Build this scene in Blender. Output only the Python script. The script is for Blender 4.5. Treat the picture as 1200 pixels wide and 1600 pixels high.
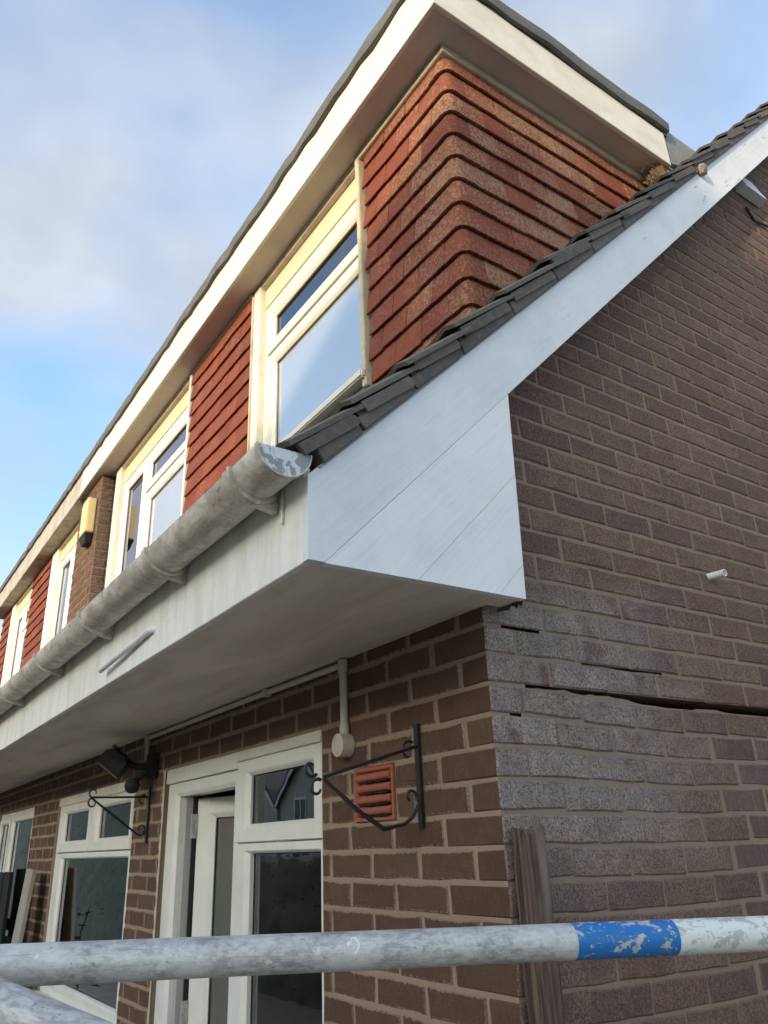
import bpy, bmesh, math, random
from mathutils import Vector, Matrix, noise as mnoise
random.seed(7)
D = bpy.data
for o in list(D.objects): D.objects.remove(o, do_unlink=True)
SC = bpy.context.scene
COL = SC.collection

# ------------------------------------------------------------------ camera
CAM_O = Vector((1.41946, -1.29715, 1.675786))
CAM_R = Matrix(((0.561222, 0.348265, 0.750827), (0.826669, -0.191368, -0.529148), (-0.0406, 0.917654, -0.3953)))
F_PX = 1191.972                      # focal length in pixels of the 1200 x 1600 photograph
cam = D.cameras.new('camera'); camo = D.objects.new('camera', cam); COL.objects.link(camo)
cam.sensor_fit = 'VERTICAL'; cam.sensor_height = 32.0; cam.sensor_width = 24.0
cam.lens = F_PX / 1600 * 32.0
cam.clip_start = 0.02; cam.clip_end = 600
camo.matrix_world = Matrix.Translation(CAM_O) @ CAM_R.to_4x4()
SC.camera = camo

# ------------------------------------------------------------------ world, sun, exposure
SUN_AZ, SUN_EL = math.radians(20), math.radians(9)      # azimuth measured from -Y towards +X
to_sun = Vector((math.sin(SUN_AZ) * math.cos(SUN_EL), -math.cos(SUN_AZ) * math.cos(SUN_EL), math.sin(SUN_EL)))
W = D.worlds.new('World'); SC.world = W; W.use_nodes = True
nt = W.node_tree; nt.nodes.clear()
def wn(t, **k):
    n = nt.nodes.new(t)
    for a, b in k.items(): setattr(n, a, b)
    return n
sky = wn('ShaderNodeTexSky', sky_type='NISHITA', sun_disc=False)
sky.sun_elevation = math.radians(14); sky.sun_rotation = math.pi - SUN_AZ
sky.altitude = 50; sky.air_density = 1.0; sky.dust_density = 2.2; sky.ozone_density = 1.5
tc = wn('ShaderNodeTexCoord')
mp = wn('ShaderNodeMapping'); mp.inputs['Scale'].default_value = (1.0, 1.0, 1.3); mp.inputs['Location'].default_value = (-2.83, -0.78, -4.71)
nt.links.new(tc.outputs['Generated'], mp.inputs['Vector'])
n1 = wn('ShaderNodeTexNoise'); n1.inputs['Scale'].default_value = 1.7; n1.inputs['Detail'].default_value = 4.5; n1.inputs['Roughness'].default_value = 0.47; n1.inputs['Distortion'].default_value = 0.35
nt.links.new(mp.outputs['Vector'], n1.inputs['Vector'])
rp = wn('ShaderNodeValToRGB'); rp.color_ramp.elements[0].position = 0.35; rp.color_ramp.elements[1].position = 0.60
rp.color_ramp.elements[1].color = (0.9, 0.9, 0.9, 1)
nt.links.new(n1.outputs['Fac'], rp.inputs['Fac'])
n2 = wn('ShaderNodeTexNoise'); n2.inputs['Scale'].default_value = 3.3; n2.inputs['Detail'].default_value = 5
nt.links.new(mp.outputs['Vector'], n2.inputs['Vector'])
rc = wn('ShaderNodeValToRGB')
rc.color_ramp.elements[0].position = 0.35; rc.color_ramp.elements[0].color = (2.02, 2.18, 2.45, 1)
rc.color_ramp.elements[1].position = 0.65; rc.color_ramp.elements[1].color = (3.0, 3.14, 3.38, 1)
nt.links.new(n2.outputs['Fac'], rc.inputs['Fac'])
tint = wn('ShaderNodeMixRGB', blend_type='MULTIPLY'); tint.inputs['Fac'].default_value = 1.0
tint.inputs['Color2'].default_value = (1.46, 1.66, 1.76, 1)
nt.links.new(sky.outputs['Color'], tint.inputs['Color1'])
mx = wn('ShaderNodeMixRGB'); nt.links.new(rp.outputs['Color'], mx.inputs['Fac'])
nt.links.new(tint.outputs['Color'], mx.inputs['Color1']); nt.links.new(rc.outputs['Color'], mx.inputs['Color2'])
bg = wn('ShaderNodeBackground'); bg.inputs['Strength'].default_value = 0.15
nt.links.new(mx.outputs['Color'], bg.inputs['Color'])
wo = wn('ShaderNodeOutputWorld'); nt.links.new(bg.outputs['Background'], wo.inputs['Surface'])

sun = D.lights.new('sun', 'SUN'); sun.energy = 2.2; sun.angle = math.radians(0.6); sun.color = (1.0, 0.78, 0.52)
suno = D.objects.new('sun', sun); COL.objects.link(suno)
suno.rotation_euler = to_sun.to_track_quat('Z', 'Y').to_euler()

SC.render.engine = 'CYCLES'
SC.cycles.max_bounces = 7; SC.cycles.diffuse_bounces = 4; SC.cycles.glossy_bounces = 3; SC.cycles.transparent_max_bounces = 8
SC.cycles.caustics_reflective = False; SC.cycles.caustics_refractive = False
SC.view_settings.view_transform = 'Standard'; SC.view_settings.look = 'None'
SC.view_settings.exposure = 0.96; SC.view_settings.gamma = 1.0

# ------------------------------------------------------------------ materials
def mat(name):
    m = D.materials.new(name); m.use_nodes = True
    t = m.node_tree; b = t.nodes['Principled BSDF']
    return m, t, b
class NT:
    def __init__(s, t): s.t = t
    def n(s, typ, inp=None, **k):
        x = s.t.nodes.new(typ)
        for a, b in k.items(): setattr(x, a, b)
        for a, b in (inp or {}).items():
            if isinstance(b, bpy.types.NodeSocket): s.t.links.new(b, x.inputs[a])
            else: x.inputs[a].default_value = b
        return x
    def pos(s): return s.n('ShaderNodeNewGeometry').outputs['Position']
    def normal(s): return s.n('ShaderNodeSeparateXYZ', {0: s.n('ShaderNodeNewGeometry').outputs['Normal']})
    def scaled(s, v, sc, loc=(0, 0, 0), rot=(0, 0, 0)):
        return s.n('ShaderNodeMapping', {'Vector': v, 'Scale': sc, 'Location': loc, 'Rotation': rot}).outputs[0]
    def noise(s, v, scale, detail=4, rough=.55, dist=0.0):
        return s.n('ShaderNodeTexNoise', {'Vector': v, 'Scale': scale, 'Detail': detail, 'Roughness': rough, 'Distortion': dist}).outputs['Fac']
    def ramp(s, f, a, b, ca=(0, 0, 0, 1), cb=(1, 1, 1, 1)):
        r = s.n('ShaderNodeValToRGB', {'Fac': f}); e = r.color_ramp.elements
        e[0].position = a; e[1].position = b; e[0].color = ca; e[1].color = cb
        return r.outputs['Color']
    def mix(s, f, a, b, mode='MIX'):
        x = s.n('ShaderNodeMixRGB', blend_type=mode)
        for i, v in ((0, f), (1, a), (2, b)):
            if isinstance(v, bpy.types.NodeSocket): s.t.links.new(v, x.inputs[i])
            elif i == 0: x.inputs[0].default_value = v
            else: x.inputs[i].default_value = (*v[:3], 1)
        return x.outputs[0]
    def math(s, op, a, b=0.0, clamp=False):
        x = s.n('ShaderNodeMath', operation=op, use_clamp=clamp)
        for i, v in ((0, a), (1, b)):
            if isinstance(v, bpy.types.NodeSocket): s.t.links.new(v, x.inputs[i])
            else: x.inputs[i].default_value = v
        return x.outputs[0]
    def rng(s, v, a, b, c=0.0, d=1.0, smooth=True):
        x = s.n('ShaderNodeMapRange', {'Value': v, 'From Min': a, 'From Max': b, 'To Min': c, 'To Max': d})
        if smooth: x.interpolation_type = 'SMOOTHSTEP'
        return x.outputs[0]
    def bump(s, h, strength, dist=.004, norm=None):
        i = {'Height': h, 'Strength': strength, 'Distance': dist}
        if norm: i['Normal'] = norm
        return s.n('ShaderNodeBump', i).outputs[0]
    def rnd(s):
        a = s.n('ShaderNodeAttribute', attribute_name='rnd').outputs['Fac']
        o = s.n('ShaderNodeObjectInfo').outputs['Random']
        return s.math('FRACT', s.math('ADD', a, o))
def setin(t, b, **k):
    for a, v in k.items():
        a = a.replace('_', ' ')
        if isinstance(v, bpy.types.NodeSocket): t.links.new(v, b.inputs[a])
        else: b.inputs[a].default_value = v if not (isinstance(v, tuple) and len(v) == 3) else (*v, 1)

def m_brick(name, smooth=False):
    m, t, b = mat(name); N = NT(t); p = N.pos(); sx = N.n('ShaderNodeSeparateXYZ', {0: p})
    X, Y, Z = sx.outputs; rn = N.rnd(); r2 = N.math('FRACT', N.math('MULTIPLY', rn, 7.31))
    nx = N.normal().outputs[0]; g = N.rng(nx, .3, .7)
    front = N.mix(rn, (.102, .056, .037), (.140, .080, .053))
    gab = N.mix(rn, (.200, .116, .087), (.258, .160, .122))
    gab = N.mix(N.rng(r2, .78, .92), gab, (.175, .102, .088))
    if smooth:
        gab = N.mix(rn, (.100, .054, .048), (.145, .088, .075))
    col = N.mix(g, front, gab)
    # white efflorescence bloom on the gable around the corner, with a noisy edge
    wob = N.noise(p, 5.0, 5, .6)
    zz = N.math('ADD', Z, N.math('MULTIPLY', N.math('SUBTRACT', wob, .5), .35))
    yy = N.math('ADD', Y, N.math('MULTIPLY', N.math('SUBTRACT', wob, .5), .5))
    e = N.math('MULTIPLY', N.rng(zz, 1.42, 1.78), N.rng(zz, 2.20, 2.42, 1, 0))
    e = N.math('MULTIPLY', e, N.rng(yy, .35, 1.05, 1, 0)); e = N.math('MULTIPLY', e, g)
    spots = N.ramp(N.noise(p, 9, 3, .6), .56, .66)
    wet = N.math('MULTIPLY', spots, N.math('MULTIPLY', N.rng(zz, 1.78, 1.9), g))
    e = N.math('MULTIPLY', e, N.math('SUBTRACT', 1.0, N.math('MULTIPLY', wet, .85)))
    if smooth: e = N.math('MULTIPLY', e, .35)
    col = N.mix(N.math('MULTIPLY', e, .70), col, N.mix(rn, (.36, .305, .28), (.44, .38, .35)))
    # pits and flecks
    pit = N.noise(N.scaled(p, (1, 1, .85)), 235, 3, .75)
    if not smooth:
        col = N.mix(N.math('MULTIPLY', N.ramp(pit, .40, .50, (1, 1, 1, 1), (0, 0, 0, 1)), N.math('ADD', .25, N.math('MULTIPLY', g, .5))), col, (.022, .016, .014))
        col = N.mix(N.math('MULTIPLY', N.ramp(pit, .60, .68), .30), col, (.30, .25, .21))
    if smooth:
        vs_ = N.noise(N.scaled(p, (60, 60, 7)), 1.0, 4, .65)
        col = N.mix(N.rng(vs_, .45, .75, 0, .55), col, (.19, .165, .16))
    blot = N.noise(p, 14, 4, .6)
    mot = N.noise(p, 105, 4, .72)
    col = N.mix(N.math('MULTIPLY', N.ramp(mot, .36, .52, (1, 1, 1, 1), (0, 0, 0, 1)), N.math('MULTIPLY', g, .2 if smooth else .50)), col, (.040, .027, .022))
    col = N.mix(N.math('MULTIPLY', N.ramp(mot, .56, .70), N.math('MULTIPLY', g, .3)), col, (.34, .27, .225))
    col = N.mix(N.rng(blot, .3, .75, 0, .42), col, N.mix(g, (.062, .036, .025), (.075, .055, .048)))
    streak = N.noise(N.scaled(p, (260, 260, 30)), 1.0, 3, .6)
    core = N.n('ShaderNodeAttribute', attribute_name='core').outputs['Fac']
    en = N.noise(p, 75, 5, .65)
    edge = N.ramp(N.math('ADD', core, N.math('MULTIPLY', N.math('SUBTRACT', en, .5), 1.4)), .16, .30, (1, 1, 1, 1), (0, 0, 0, 1))
    h = N.math('ADD', N.math('MULTIPLY', pit, N.math('ADD', .55, g)), N.math('MULTIPLY', streak, N.math('SUBTRACT', .9, N.math('MULTIPLY', g, .75))))
    col = N.mix(N.math('MULTIPLY', N.ramp(streak, .3, .55, (1, 1, 1, 1), (0, 0, 0, 1)), N.math('MULTIPLY', N.math('SUBTRACT', 1.0, g), .3)), col, (.035, .021, .015))
    col = N.mix(N.math('MULTIPLY', edge, N.math('SUBTRACT', .75, N.math('MULTIPLY', g, .35))), col, N.mix(g, (.27, .198, .14), (.20, .150, .115)))
    h = N.math('SUBTRACT', h, N.math('MULTIPLY', edge, .5))
    setin(t, b, Base_Color=col, Roughness=.92, Normal=N.bump(h, .45 if smooth else .8, .003))
    b.inputs['Specular IOR Level'].default_value = .25
    return m
def m_mortar(name, c1=(.335, .245, .172), c2=(.235, .172, .122)):
    m, t, b = mat(name); N = NT(t); p = N.pos()
    n = N.noise(p, 60, 5, .65); n2 = N.noise(p, 4, 3, .5)
    col = N.mix(n, c2, c1); col = N.mix(N.rng(n2, .5, .8, 0, .35), col, (.16, .125, .10))
    setin(t, b, Base_Color=col, Roughness=.95, Normal=N.bump(N.noise(p, 170, 4, .7), .7, .003)); b.inputs['Specular IOR Level'].default_value = .2
    return m
def m_paint(name, base, dirt, amount=.5, dscale=3.0, streak=(1, 1, 1), rough=.5, fine=.3, bump=.12, grain=(1, 1, 1), chips=0.0, chipcol=(.2, .19, .18), rake=False):
    m, t, b = mat(name); N = NT(t); p = N.pos()
    n = N.noise(N.scaled(p, streak), dscale, 6, .62, .4)
    f = N.noise(p, 55, 4, .6)
    col = N.mix(N.math('MULTIPLY', N.ramp(n, .42, .72), amount), base, dirt)
    col = N.mix(N.math('MULTIPLY', N.ramp(f, .5, .75), fine), col, dirt)
    gr = N.scaled(p, (1, 1, 1), rot=(math.radians(-45), 0, 0)) if rake else p
    g = N.noise(N.scaled(gr, grain), 40, 3, .6)
    if chips > 0:
        c = N.math('MULTIPLY', N.ramp(N.noise(N.scaled(gr, grain), 34, 6, .75), 1 - chips - .02, 1 - chips + .015), N.math('MULTIPLY', N.ramp(N.noise(p, 3.1, 2, .5), .45, .58), N.rng(N.n('ShaderNodeSeparateXYZ', {0: p}).outputs[1], .1, .9) if rake else 1.0))
        col = N.mix(c, col, chipcol)
        g = N.math('SUBTRACT', g, N.math('MULTIPLY', c, .6))
    setin(t, b, Base_Color=col, Roughness=rough, Normal=N.bump(g, bump, .004))
    return m
def m_plain(name, c, rough=.5, metal=0.0, var=.15, scale=30, bump=.05):
    m, t, b = mat(name); N = NT(t); p = N.pos(); n = N.noise(p, scale, 4, .6)
    col = N.mix(n, tuple(x * (1 - var) for x in c), tuple(min(1, x * (1 + var)) for x in c))
    setin(t, b, Base_Color=col, Roughness=rough, Metallic=metal, Normal=N.bump(n, bump, .004))
    return m
def m_hang(name):
    m, t, b = mat(name); N = NT(t); p = N.pos(); rn = N.rnd(); r2 = N.math('FRACT', N.math('MULTIPLY', rn, 5.77))
    X = N.n('ShaderNodeSeparateXYZ', {0: p}).outputs[0]
    col = N.mix(rn, (.138, .036, .022), (.198, .057, .032))
    big = N.noise(p, 3.2, 3, .5)
    li = N.noise(N.scaled(p, (1, 1, .75)), 95, 5, .72)
    am = N.math('ADD', N.math('MULTIPLY', N.math('SUBTRACT', r2, .5), .12), N.math('MULTIPLY', N.math('SUBTRACT', big, .5), .30))
    am = N.math('ADD', am, N.rng(X, -.8, -.14, -.045, .055))
    lich = N.ramp(N.math('ADD', li, am), .53, .66)
    col = N.mix(N.math('MULTIPLY', lich, .72), col, N.mix(r2, (.25, .160, .095), (.32, .215, .135)))
    dk = N.ramp(N.noise(p, 24, 4, .6), .55, .75)
    col = N.mix(N.math('MULTIPLY', dk, .5), col, (.075, .026, .02))
    setin(t, b, Base_Color=col, Roughness=.85, Normal=N.bump(li, .4, .003)); b.inputs['Specular IOR Level'].default_value = .25
    return m
def m_concrete_tile(name):
    m, t, b = mat(name); N = NT(t); p = N.pos(); rn = N.rnd()
    col = N.mix(rn, (.066, .064, .067), (.115, .106, .102))
    n = N.noise(p, 22, 5, .65)
    col = N.mix(N.rng(n, .45, .7, 0, .6), col, (.16, .13, .105))
    nz = N.normal().outputs[2]
    moss = N.math('MULTIPLY', N.rng(nz, -.2, .6, .25, 1), N.ramp(N.noise(p, 45, 5, .75), .46, .62))
    col = N.mix(N.math('MULTIPLY', moss, .75), col, (.20, .165, .12))
    setin(t, b, Base_Color=col, Roughness=.93, Normal=N.bump(N.noise(p, 120, 4, .7), .5, .003)); b.inputs['Specular IOR Level'].default_value = .25
    return m
def m_felt(name):
    m, t, b = mat(name); N = NT(t); p = N.pos(); n = N.noise(p, 200, 3, .7); n2 = N.noise(N.scaled(p, (1.2, 1.2, 6)), 6, 5, .6)
    col = N.mix(n, (.05, .052, .055), (.13, .13, .13)); col = N.mix(N.rng(n2, .5, .7, 0, .5), col, (.17, .16, .14))
    setin(t, b, Base_Color=col, Roughness=.95, Normal=N.bump(n2, .6, .008)); return m
def m_glass(name, tint=(.75, .85, .82), refl=.16, rough=.0, frost=0.0, frostcol=(.4, .45, .5)):
    m, t, b = mat(name); N = NT(t); t.nodes.remove(b); out = t.nodes['Material Output']
    p = N.pos()
    tr = N.n('ShaderNodeBsdfTransparent', {'Color': (*tint, 1)})
    gi = {'Color': (.97, .98, 1, 1), 'Roughness': rough}
    wob = N.noise(p, 5.0 if frost == 0 else 160, 2, .5)
    gi['Normal'] = N.bump(wob, .012 if frost == 0 else .10, .02 if frost == 0 else .0015)
    gl = N.n('ShaderNodeBsdfGlossy', gi)
    fr = N.n('ShaderNodeFresnel', {'IOR': 1.5}).outputs[0]
    fac = N.math('ADD', N.math('MULTIPLY', fr, 1.7), refl, True)
    base = tr.outputs[0]
    if frost > 0:
        df = N.n('ShaderNodeBsdfDiffuse', {'Color': (*frostcol, 1)})
        base = N.n('ShaderNodeMixShader', {0: frost, 1: tr.outputs[0], 2: df.outputs[0]}).outputs[0]
    s = N.n('ShaderNodeMixShader', {0: fac, 1: base, 2: gl.outputs[0]})
    t.links.new(s.outputs[0], out.inputs['Surface'])
    return m
def m_gutter(name):
    m, t, b = mat(name); N = NT(t); p = N.pos(); s = N.scaled(p, (.7, 1.4, 1.4))
    n = N.noise(s, 9, 7, .66, .5); n2 = N.noise(s, 55, 5, .72)
    nz = N.normal().outputs[2]
    col = N.mix(N.rng(n, .40, .62), (.64, .59, .51), (.42, .365, .30))
    col = N.mix(N.math('MULTIPLY', N.rng(n2, .50, .70), .45), col, (.15, .125, .10))
    w = N.ramp(N.noise(N.scaled(p, (.8, 1, 1)), 7.0, 6, .7), .60, .63)
    col = N.mix(N.math('MULTIPLY', w, .5), col, (.55, .53, .49))
    drip = N.ramp(N.noise(N.scaled(p, (14, 2, 2)), 1.6, 4, .6), .52, .72)
    col = N.mix(N.math('MULTIPLY', drip, .42), col, (.15, .12, .09))
    rust = N.ramp(N.noise(s, 5.5, 4, .6), .665, .69)
    col = N.mix(rust, col, (.28, .10, .035))
    setin(t, b, Base_Color=col, Roughness=.72, Normal=N.bump(N.math('ADD', n2, N.math('MULTIPLY', w, .5)), .35, .003)); return m
def m_cap(name):
    m, t, b = mat(name); N = NT(t); p = N.pos()
    w = N.ramp(N.noise(p, 26, 5, .62, .5), .50, .52)
    col = N.mix(w, (.56, .575, .61), (.24, .25, .27))
    setin(t, b, Base_Color=col, Roughness=.55, Normal=N.bump(w, .3, .003)); return m
def m_galv(name):
    m, t, b = mat(name); N = NT(t); tcn = N.n('ShaderNodeTexCoord').outputs['Object']
    n = N.noise(N.scaled(tcn, (1, 1, .55)), 120, 5, .7); n2 = N.noise(tcn, 11, 4, .6)
    scr = N.noise(N.scaled(tcn, (260, 260, 5)), 1.0, 4, .7)
    col = N.mix(N.rng(n, .35, .65), (.27, .265, .26), (.50, .49, .475)); col = N.mix(N.rng(n2, .42, .66, 0, .7), col, (.62, .61, .59))
    col = N.mix(N.math('MULTIPLY', N.ramp(scr, .60, .68), .55), col, (.17, .165, .16))
    sp = N.ramp(N.noise(tcn, 190, 4, .65), .635, .67); col = N.mix(N.math('MULTIPLY', sp, .7), col, (.15, .12, .095))
    cem = N.ramp(N.noise(tcn, 26, 5, .7), .655, .675); col = N.mix(N.math('MULTIPLY', cem, .85), col, (.62, .60, .57))
    setin(t, b, Base_Color=col, Roughness=N.rng(n, .3, .7, .38, .62), Metallic=.30, Normal=N.bump(N.math('ADD', n, N.math('ADD', scr, cem)), .3, .0015)); return m
def m_band(name, c, chip):
    m, t, b = mat(name); N = NT(t); tcn = N.n('ShaderNodeTexCoord').outputs['Object']
    f = N.ramp(N.noise(N.scaled(tcn, (1, 1, .7)), 62, 6, .70, .4), 1 - chip - .015, 1 - chip + .015)
    col = N.mix(f, c, (.40, .41, .42)); s = N.noise(tcn, 120, 3, .6)
    col = N.mix(N.math('MULTIPLY', N.ramp(s, .6, .7), .3), col, (.25, .25, .25))
    setin(t, b, Base_Color=col, Roughness=.45, Normal=N.bump(f, .4, .002)); return m
def m_wood(name):
    m, t, b = mat(name); N = NT(t); p = N.pos()
    g = N.noise(N.scaled(p, (90, 90, 3.0)), 1.0, 5, .6, .6); k = N.noise(N.scaled(p, (14, 14, 2)), 1.0, 4, .6)
    col = N.mix(N.rng(g, .35, .65), (.030, .017, .013), (.135, .080, .058))
    col = N.mix(N.rng(k, .52, .72), col, (.185, .135, .11))
    setin(t, b, Base_Color=col, Roughness=.9, Normal=N.bump(g, .9, .006)); return m

M = dict(
    brick=m_brick('weathered_brick'), brick_smooth=m_brick('smooth_brick', True), mortar=m_mortar('sandy_mortar'),
    mortar_g=m_mortar('gable_mortar', (.30, .222, .165), (.19, .14, .106)),
    white=m_paint('fresh_white_paint', (.715, .71, .72), (.56, .555, .565), .45, 5, (1, 1, 1), .42, .10, .45, (1, .12, 2.2), rake=True),
    barge=m_paint('weathered_white_barge_paint', (.66, .68, .705), (.48, .49, .51), .5, 4, (1, 1, 1), .5, .15, .5, (1, .16, 1.8), .37, (.17, .16, .16), rake=True),
    fascia=m_paint('old_white_fascia_paint', (.76, .735, .685), (.46, .40, .33), .55, 5.0, (2.4, 1, .45), .5, .15, .25),
    soffit=m_paint('dirty_soffit_paint', (.70, .60, .505), (.43, .355, .29), .8, 2.6, (.5, 2.2, 1), .6, .15, .2),
    cream=m_paint('cream_dormer_paint', (.68, .64, .55), (.45, .38, .29), .45, 4, (1, 1, 2), .5, .2, .3, (1, 1, 1), .02, (.3, .26, .2)),
    cream_d=m_paint('grubby_cream_dormer_paint', (.40, .36, .31), (.20, .17, .14), .8, 5, (1, 1, 1), .6, .3, .3),
    dsoffit=m_paint('dormer_soffit_board', (.52, .45, .385), (.36, .30, .255), .7, 2, (1, 1, 1), .65, .1, .2),
    dsoffit_d=m_paint('stained_dormer_soffit_board', (.44, .37, .29), (.17, .14, .11), .9, 6, (1, 1, 1), .7, .35, .3),
    trim=m_paint('weathered_timber_trim', (.50, .43, .31), (.28, .22, .15), .7, 9, (1, 1, 1), .6, .3, .4),
    head=m_paint('yellow_head_board', (.62, .545, .37), (.50, .43, .28), .5, 4, (1, 1, 1), .5, .1, .15),  # one yellow base tone with random blotches
    upvc=m_paint('white_plastic_frame', (.70, .68, .63), (.52, .49, .44), .4, 6, (1, 1, 1), .32, .12, .03),
    upvc_top=m_paint('warm_white_plastic_frame', (.68, .64, .53), (.52, .47, .37), .4, 5, (1, 1, 1), .32, .12, .03),
    upvc_grey=m_plain('grey_plastic_jamb', (.36, .36, .34), .45),
    gasket=m_plain('black_gasket', (.012, .012, .013), .6),
    hang=m_hang('red_hanging_tile'), rooftile=m_concrete_tile('grey_concrete_roof_tile'), felt=m_felt('mineral_felt'),
    lead=m_plain('grey_lead', (.20, .205, .20), .6, 0, .35, 14, .3), roof_mortar=m_mortar('roof_mortar', (.30, .25, .20), (.17, .14, .115)),
    gutter=m_gutter('weathered_gutter'), cap=m_cap('peeling_gutter_cap'),
    glass=m_glass('clear_glass', (.72, .82, .78), .07), frosted=m_glass('obscured_glass', (.5, .55, .6), .22, .10, .7, (.46, .50, .54)),
    glass_leaf=m_glass('rippled_glass', (.5, .55, .5), .05, .12, .6, (.20, .215, .175)), glass_dark=m_glass('grey_glass', (.42, .45, .44), .03),
    iron=m_plain('black_iron', (.012, .012, .014), .38, .0, .4, 90, .4), terracotta=m_plain('terracotta', (.30, .085, .045), .8, 0, .2, 60, .2),
    dark=m_plain('dark_void', (.006, .006, .006), .9), plastic=m_plain('cream_plastic', (.48, .43, .355), .45, 0, .08, 30, .02),
    pvc_white=m_plain('white_pvc', (.66, .67, .68), .4, 0, .06, 20, .02), alarm=m_plain('yellow_cream_plastic', (.60, .48, .24), .4, 0, .06, 8, .02),
    black=m_plain('black_plastic', (.007, .0075, .008), .75, 0, .2, 20, .03), lamp=m_plain('lamp_glass', (.035, .045, .045), .3, 0, .3, 9, 0),
    cobweb=m_plain('dusty_cobweb', (.20, .17, .13), .95, 0, .5, 60, .8),
    galv=m_galv('galvanised_steel'), blue=m_band('flaking_blue_paint', (.009, .135, .40), .43), wband=m_band('flaking_white_paint', (.62, .64, .61), .45),
    wood=m_wood('weathered_wood'), plank=m_plain('grey_painted_plank', (.30, .27, .23), .75, 0, .2, 7, .2),
    fence=m_plain('black_stained_board', (.006, .006, .007), .95, 0, .3, 20, .2), leaf=m_plain('dark_leaf', (.035, .085, .022), .5, 0, .4, 9, .1),
    plaster=m_plain('room_plaster', (.55, .53, .48), .9), lightener=m_plain('pale_lightener', (.66, .66, .60), .9), curtain=m_plain('net_curtain', (.46, .45, .41), .9, 0, .1, 5, .1), blind=m_plain('brown_blind', (.16, .125, .085), .9, 0, .4, 6, .1),
    nest=m_paint('straw_nest', (.15, .10, .055), (.045, .03, .018), .9, 60, (1, 1, 1), .95, .6, .9),
    paving=m_plain('concrete_paving', (.34, .30, .25), .9, 0, .25, 3, .2), asphalt=m_plain('asphalt', (.05, .05, .052), .9, 0, .25, 60, .3), grass=m_plain('grass', (.05, .085, .025), .95, 0, .4, 5, .4),
    render_wall=m_plain('cream_render', (.45, .42, .35), .9, 0, .1, 3, .1), slate=m_plain('grey_slates', (.085, .09, .10), .8, 0, .3, 10, .3), redbrick=m_plain('red_brick_wall', (.20, .09, .06), .9, 0, .3, 20, .3),
    hedge=m_plain('hedge_leaves', (.185, .195, .145), .9, 0, .35, 16, .6),
)

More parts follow.
